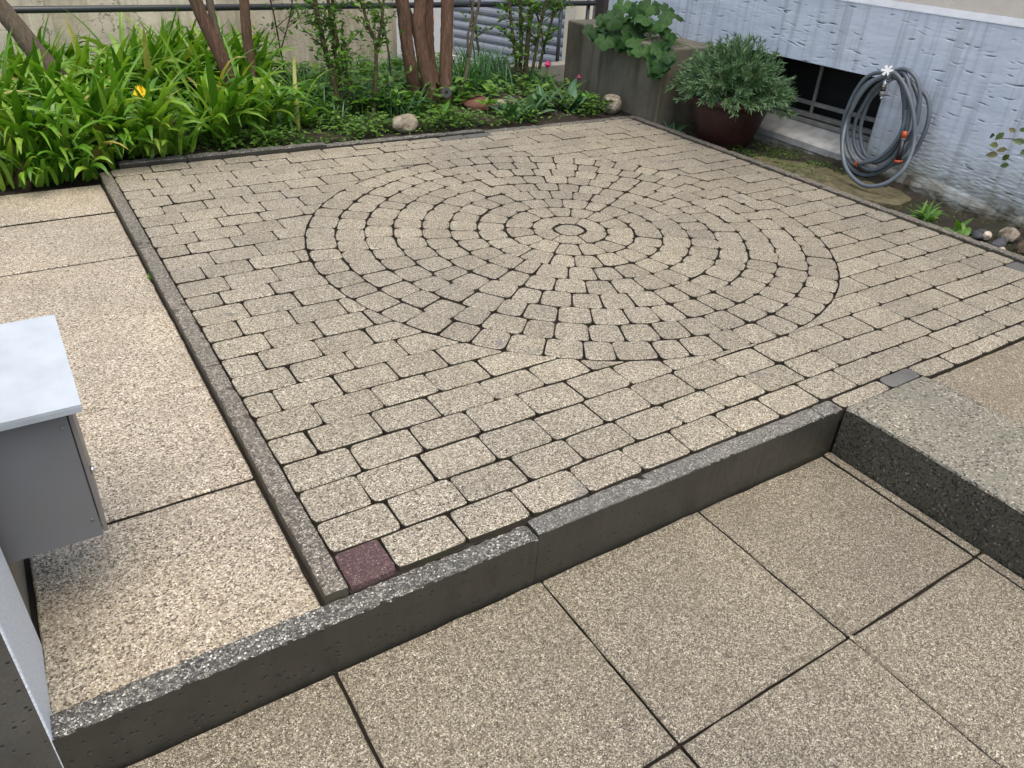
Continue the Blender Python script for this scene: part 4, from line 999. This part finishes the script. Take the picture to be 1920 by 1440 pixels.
# pot and lavender ------------------------------------------------------------------------------
PX_, PY_ = 3.475, 2.36
pot = thing('potted_lavender', 'bushy grey-green lavender in a dark red glazed pot beside the cellar window', 'potted plant', (PX_, PY_, -.05))
prof = [(.0, 0), (.125, 0), (.14, .01), (.165, .08), (.195, .17), (.215, .245), (.222, .275), (.236, .280), (.240, .30), (.234, .315), (.215, .312), (.208, .27), (.0, .262)]
prof = [(r_ * 1.07, z_) for r_, z_ in prof]; V, F = lathe(prof, (PX_, PY_, -.06), 40); part('pot', V, F, M['pot'], pot, smooth=True)
V, F = lathe([(0, .0), (.205, .0)], (PX_, PY_, .212), 24); part('potting_soil', V, F, M['soil'], pot)
lb, ld, ln_, ll = [], [], [], []
for k in range(310):
    a = random.uniform(0, 6.283); q = random.random() ** .6; e = Vector((PX_ + math.cos(a) * .33 * q, PY_ + math.sin(a) * .43 * q + .02, .22 + .32 * math.sqrt(max(0, 1 - q * q * .9)) * random.uniform(.5, 1.2) - .06 * q))
    if e.x > 3.73: e.x = 3.73
    s = Vector((PX_ + math.cos(a) * .09 * q, PY_ + math.sin(a) * .12 * q, .21)); C = catmull([s, s * .45 + e * .55 + Vector((0, 0, .04)), e], 9)
    if k % 3 == 0: V, F = tube(C[::2], .002, 4, cap=False); part('stem', V, F, M['stem'], pot)
    up = (C[-1] - C[-4]).normalized()
    for i in range(4, len(C)):
        for s_ in range(4):
            for rep in range(1):
                d = Vector((random.gauss(0, 1), random.gauss(0, 1), random.gauss(0, 1))); d = (d - up * d.dot(up)).normalized() * .75 + up * 1.0
                lb.append(tuple(C[i] + up * random.uniform(0, .012))); ld.append(tuple(d)); ln_.append((random.gauss(0, 1), random.gauss(0, 1), random.gauss(0, 1))); ll.append(random.uniform(.026, .052))
V, F = ovate(np.array(lb), np.array(ld), np.array(ln_), np.array(ll), np.array(ll) * .0 + .0062, .1)
link('foliage', fmesh('foliage', shift(V, pot), F, M['lav']), pot, kind='stuff')

# rose twig reaching in at the right edge -----------------------------------------------------------
t_ = thing('rose_twig', 'leafy reddish-green twig reaching in from the right edge in front of the blue-white wall', 'plant', (3.42, .30, -.04))
C = catmull([(3.42, .30, -.05), (3.44, .38, .2), (3.45, .5, .40), (3.45, .60, .42), (3.45, .72, .40)], 6); V, F = tube(C, [.006 - .0045 * i / (len(C) - 1) for i in range(len(C))], 6); part('stem', V, F, M['twig'], t_, smooth=True)
for k, (x, y, z) in enumerate([(3.45, .61, .455), (3.45, .655, .44), (3.45, .70, .43), (3.45, .735, .41), (3.44, .70, .375), (3.45, .66, .365), (3.44, .685, .335), (3.45, .64, .345), (3.45, .60, .41), (3.45, .60, .36), (3.46, .63, .30), (3.45, .56, .45), (3.45, .55, .35)]):
    l = random.uniform(.038, .052); V, F = ovate(np.array([(x, y, z)]), np.array([(random.gauss(0, .4), random.uniform(-.6, 1), random.uniform(-1, .4))]), np.array([(-1, -.6, .6)]), np.array([l]), np.array([l * .6])); link('leaf', fmesh('leaf', shift(V, t_), F, M['rose']), t_)

# ------------------------------------------------------------------ tap and hose
tap = thing('water_tap', 'chrome outdoor tap with white star handle above the coiled hose', 'tap', (3.66, 1.456, .5))
V, F = tube([(3.75, 1.456, .515), (3.66, 1.456, .515), (3.63, 1.455, .512), (3.612, 1.452, .495), (3.602, 1.447, .468)], [.012, .012, .014, .013, .011], 12); part('body', V, F, M['chrome'], tap, smooth=True)
V, F = tube([(3.64, 1.455, .515), (3.605, 1.455, .548)], .008, 10); part('spindle', V, F, M['chrome'], tap, smooth=True)
V, F = tube([(3.602, 1.447, .470), (3.599, 1.443, .452)], .0125, 12); part('collar', V, F, M['blackplastic'], tap, smooth=True)
V, F = tube([(3.599, 1.443, .452), (3.596, 1.440, .430)], .0135, 12); part('hose_adapter', V, F, M['bars'], tap, smooth=True)
V, F = tube([(3.596, 1.440, .430), (3.594, 1.437, .414)], .008, 12); part('spout', V, F, M['chrome'], tap, smooth=True)
c0 = Vector((3.603, 1.455, .552)); nr = Vector((-.8, -.35, .6)).normalized(); u = nr.orthogonal().normalized(); v = nr.cross(u); Vh, Fh = [], []
for k in range(12):
    a = 2 * math.pi * k / 12; r = .031 if k % 2 == 0 else .011
    for s_ in (-.28, .28) if k % 2 == 0 else (0,):
        aa = a + s_ * .9 if k % 2 == 0 else a
        for d in (0, .007): Vh.append(c0 + (u * math.cos(aa) + v * math.sin(aa)) * r + nr * d)
n_ = len(Vh) // 2; Fh = [tuple(range(0, 2 * n_, 2))[::-1], tuple(range(1, 2 * n_, 2))] + [(2 * k, (2 * k + 2) % (2 * n_), (2 * k + 3) % (2 * n_), 2 * k + 1) for k in range(n_)]
part('handle', Vh, Fh, M['whitemetal'], tap)
hose = thing('garden_hose', 'grey garden hose coiled in big loops and hung on the wall tap', 'hose', (3.64, 1.42, .5))
LOOPS = [
 [(3.6, 1.437, 0.515), (3.6, 1.413, 0.55), (3.6, 1.345, 0.512), (3.6, 1.287, 0.452), (3.6, 1.235, 0.376), (3.6, 1.194, 0.28), (3.6, 1.181, 0.198), (3.6, 1.196, 0.106), (3.6, 1.254, 0.022), (3.6, 1.334, -0.027), (3.6, 1.412, -0.036), (3.6, 1.5, -0.002), (3.6, 1.559, 0.058), (3.6, 1.598, 0.153), (3.6, 1.608, 0.253), (3.6, 1.594, 0.335), (3.6, 1.569, 0.416), (3.61, 1.527, 0.483), (3.62, 1.464, 0.521), (3.63, 1.391, 0.524)],
 [(3.65, 1.4, 0.54), (3.64, 1.522, 0.531), (3.64, 1.591, 0.49), (3.64, 1.631, 0.412), (3.64, 1.649, 0.326), (3.64, 1.655, 0.251), (3.64, 1.637, 0.168), (3.64, 1.607, 0.088), (3.64, 1.569, 0.051), (3.64, 1.514, 0.013), (3.64, 1.441, 0.001), (3.64, 1.37, 0.03), (3.64, 1.31, 0.081), (3.64, 1.272, 0.154), (3.64, 1.269, 0.231), (3.64, 1.3, 0.332), (3.64, 1.324, 0.431), (3.64, 1.35, 0.519), (3.65, 1.395, 0.559)],
 [(3.63, 1.422, 0.537), (3.62, 1.483, 0.516), (3.62, 1.557, 0.471), (3.62, 1.598, 0.398), (3.62, 1.611, 0.318), (3.62, 1.608, 0.229), (3.62, 1.582, 0.155), (3.62, 1.533, 0.092), (3.62, 1.458, 0.054), (3.62, 1.388, 0.047), (3.62, 1.323, 0.086), (3.62, 1.275, 0.166), (3.62, 1.259, 0.257), (3.62, 1.265, 0.341), (3.62, 1.29, 0.44), (3.62, 1.329, 0.514), (3.63, 1.373, 0.552), (3.64, 1.415, 0.552)],
 [(3.66, 1.442, 0.516), (3.66, 1.504, 0.478), (3.66, 1.549, 0.422), (3.66, 1.575, 0.345), (3.66, 1.592, 0.275), (3.66, 1.583, 0.191), (3.66, 1.547, 0.125), (3.66, 1.484, 0.083), (3.66, 1.403, 0.082), (3.66, 1.34, 0.128), (3.66, 1.306, 0.209), (3.66, 1.306, 0.296), (3.66, 1.329, 0.376), (3.66, 1.362, 0.448), (3.66, 1.4, 0.503), (3.66, 1.447, 0.531)],
 [(3.67, 1.465, 0.506), (3.68, 1.518, 0.443), (3.68, 1.556, 0.381), (3.68, 1.568, 0.301), (3.68, 1.564, 0.223), (3.68, 1.532, 0.15), (3.68, 1.492, 0.103), (3.68, 1.445, 0.086), (3.68, 1.382, 0.097), (3.68, 1.328, 0.163), (3.68, 1.264, 0.261), (3.68, 1.254, 0.349), (3.68, 1.277, 0.428), (3.68, 1.324, 0.491), (3.68, 1.367, 0.524), (3.67, 1.415, 0.541)],
 [(3.64, 1.446, 0.551), (3.63, 1.381, 0.573), (3.63, 1.328, 0.559), (3.63, 1.282, 0.522), (3.63, 1.249, 0.458), (3.63, 1.239, 0.398), (3.63, 1.235, 0.347), (3.63, 1.222, 0.271), (3.63, 1.232, 0.198), (3.64, 1.28, 0.125), (3.65, 1.327, 0.078)],
 [(3.68, 1.363, 0.529), (3.69, 1.293, 0.486), (3.69, 1.246, 0.454), (3.69, 1.212, 0.399), (3.69, 1.197, 0.324), (3.69, 1.203, 0.243), (3.69, 1.221, 0.178), (3.69, 1.259, 0.129), (3.68, 1.335, 0.074)],
 [(3.61, 1.467, 0.062), (3.61, 1.398, 0.095), (3.61, 1.337, 0.145), (3.61, 1.291, 0.229), (3.61, 1.277, 0.307), (3.62, 1.294, 0.388)]]
def nearer(q):     # the lowest loops sag forward off the wall
    k = 1 - .036 * max(0, min(1, (.25 - q[2]) / .28)); c_ = (-.3543, -1.0763, 1.2022); return tuple(c_[i] + (q[i] - c_[i]) * k for i in range(3))
LOOPS[0] = [nearer(q) for q in LOOPS[0]]
vf = [tube(catmull(L_, 6), .0112, 10) for L_ in LOOPS]; V, F = join(*vf); part('hose', V, F, M['hose'], hose, smooth=True)
V, F = ringdisc((3.609, 1.474, .060), (.0, .95, -.3), .0055, .0145, .006); part('hose_end', V, F, M['orangep'], hose)
V, F = tube([(3.585, 1.243, .295), (3.583, 1.240, .262)], .0135, 12); part('connector', V, F, M['orangep'], hose, smooth=True)
V, F = tube([(3.583, 1.240, .262), (3.583, 1.240, .25)], .0125, 12); part('connector_ring', V, F, M['bars'], hose, smooth=True)
V, F = tube([(3.583, 1.240, .25), (3.580, 1.232, .19), (3.578, 1.226, .150)], [.0125, .0155, .0145], 12); part('nozzle', V, F, M['blackplastic'], hose, smooth=True)
V, F = tube([(3.578, 1.226, .150), (3.578, 1.225, .140)], .021, 14); part('nozzle_ring', V, F, M['orangep'], hose, smooth=True)

# ------------------------------------------------------------------ letterbox and pillar at the left
pil = thing('gate_pillar', 'pillar with dark concrete front and white stippled side at the lower left corner', 'pillar', (-.75, .07, -.18))
V, F = bevbox(-.95, -.550, -.056, .185, -.40, .62, .004, 2)
fm = [1 if (sum(V[i][0] for i in f) / len(f)) > -.553 and min(V[i][2] for i in f) > -.5 else 0 for f in F]
part('shaft', V, F, None, pil, fm=fm, mats=[M['pillar_front'], M['stipple']])
V, F = tube([(-.68, -.062, -.07), (-.645, -.085, -.045), (-.625, -.092, -.030)], .0035, 8); part('hook', V, F, M['chrome'], pil, smooth=True)
V, F = tube([Vector((-.612, -.094, -.022)) + Vector((math.cos(a) * .014, 0, math.sin(a) * .0115)) for a in np.linspace(0, 2 * math.pi, 20, endpoint=False)], .0035, 8, closed=True, cap=False); part('ring', V, F, M['chrome'], pil, smooth=True)
V, F = tube([(-.612, -.094, -.027), (-.612, -.094, -.017)], .005, 8); part('bolt', V, F, M['chrome'], pil, smooth=True)
V, F = bevbox(-.95, -.563, .188, .46, -.40, .12, .004); tagthing('low_plinth', V, F, M['pillar_beige'], 'beige concrete plinth under the grey letterbox', 'wall', (-.75, .3, -.2))
# letterbox
mb = thing('letterbox', 'grey metal letterbox with a pale sheet-metal lid at the left edge', 'letterbox', (-.5, .33, .14))
V, F = bevbox(-.74, -.397, .215, .470, .145, .450, .002); part('body', V, F, M['boxgrey'], mb)
V, F = bevbox(-.3955, -.3875, .218, .468, .150, .444, .0015); dr = part('door', V, F, M['doorgrey'], mb)
V, F = tube([(-.388, .235, .285), (-.380, .235, .285)], .007, 10); part('lock', V, F, M['chrome'], dr, smooth=True)
V = [(-.76, .182, .452), (-.370, .182, .452), (-.373, .492, .478), (-.76, .492, .478), (-.76, .182, .456), (-.370, .182, .456), (-.373, .492, .482), (-.76, .492, .482), (-.76, .184, .440), (-.372, .184, .440)]
part('lid', V, [(0, 3, 2, 1), (4, 5, 6, 7), (1, 2, 6, 5), (2, 3, 7, 6), (0, 4, 7, 3), (4, 8, 9, 5), (0, 1, 9, 8)], M['lid'], mb)
V, F = bevbox(-.74, -.60, .23, .46, .03, .143, .002); part('bracket', V, F, M['boxgrey'], mb)
V, F = bevbox(-.74, -.401, .2125, .2155, .438, .447, .0008); part('flange', V, F, M['boxgrey'], mb)
for z_ in (.19, .40):
    V, F = tube([(-.408, .2155, z_), (-.408, .2125, z_)], .0032, 8); part('rivet', V, F, M['bars'], mb, smooth=True)

# ------------------------------------------------------------------ back wall, railing, neighbour building
V, F = bevbox(-6, 2.53, 5.20, 5.40, -.46, 1.15, .01); 
tagthing('garden_wall', V, F, M['backwall'], 'stained cream concrete wall behind the daylilies', 'wall', (-1.5, 5.3, -.46))
rail = thing('railing', 'dark grey pipe railing running along the back of the garden to a dark wooden post', 'railing', (1.5, 5.0, 0))
V, F = tube([(-5, 5.0, .485), (4.40, 5.0, .462)], .0215, 14); part('rail', V, F, M['pipe'], rail, smooth=True)
for x in (-3.2, 4.05, 4.35): V, F = tube([(x, 5.03, -.4), (x, 5.03, .52)], .018, 10); part('post', V, F, M['pipe'], rail, smooth=True)
V, F = bevbox(4.50, 4.72, 5.0, 5.12, -.45, 1.4, .006); part('wooden_post', V, F, M['wood'], rail)
bd = thing('neighbour_house', 'white neighbouring building with a grey roller shutter behind the shrubs', 'building', (4.3, 6.6, -.46))
Pb = Vector((4.6, 5.62, 0)); dv = Vector((-.342, .94, 0)); nv = Vector((-.94, -.342, 0))
def bq(s0, s1, z0, z1, d0, d1):
    V = []
    for z_ in (z0, z1):
        for (s, d) in ((s0, d0), (s1, d0), (s1, d1), (s0, d1)): q = Pb + dv * s + nv * d; V.append((q.x, q.y, z_))
    return V, [(0, 3, 2, 1), (4, 5, 6, 7), (0, 1, 5, 4), (1, 2, 6, 5), (2, 3, 7, 6), (3, 0, 4, 7)]
V, F = join(bq(1.575, 4.6, -.46, 3.0, 0, -.3), bq(0, 1.5749, 1.3, 3.0, 0, -.3), bq(0.06, 1.5749, -.46, -.30, .02, -.3), bq(0.06, 1.57, -.3, 1.3, -.06, -.3)); part('wall', V, F, M['bwhite'], bd)
V, F = bq(-.06, .06, -.46, 3.0, .012, -.3); part('door_frame', V, F, M['bcream'], bd)
sh = link('shutter', None, bd)
sh_me = []
zs = -.29; pitch = .088
while zs < 1.28:
    prof = [(.0, 0), (.012, .012), (.020, .035), (.019, .058), (.010, .078), (.0, pitch - .002)]; V, F = [], []
    for s in (.062, 1.568):
        for (d, z_) in prof: q = Pb + dv * s + nv * (d - .045); V.append((q.x, q.y, zs + z_))
    for i in range(5): F.append((i, i + 1, i + 7, i + 6))
    part('slat', V, F, M['shutter'], sh); zs += pitch
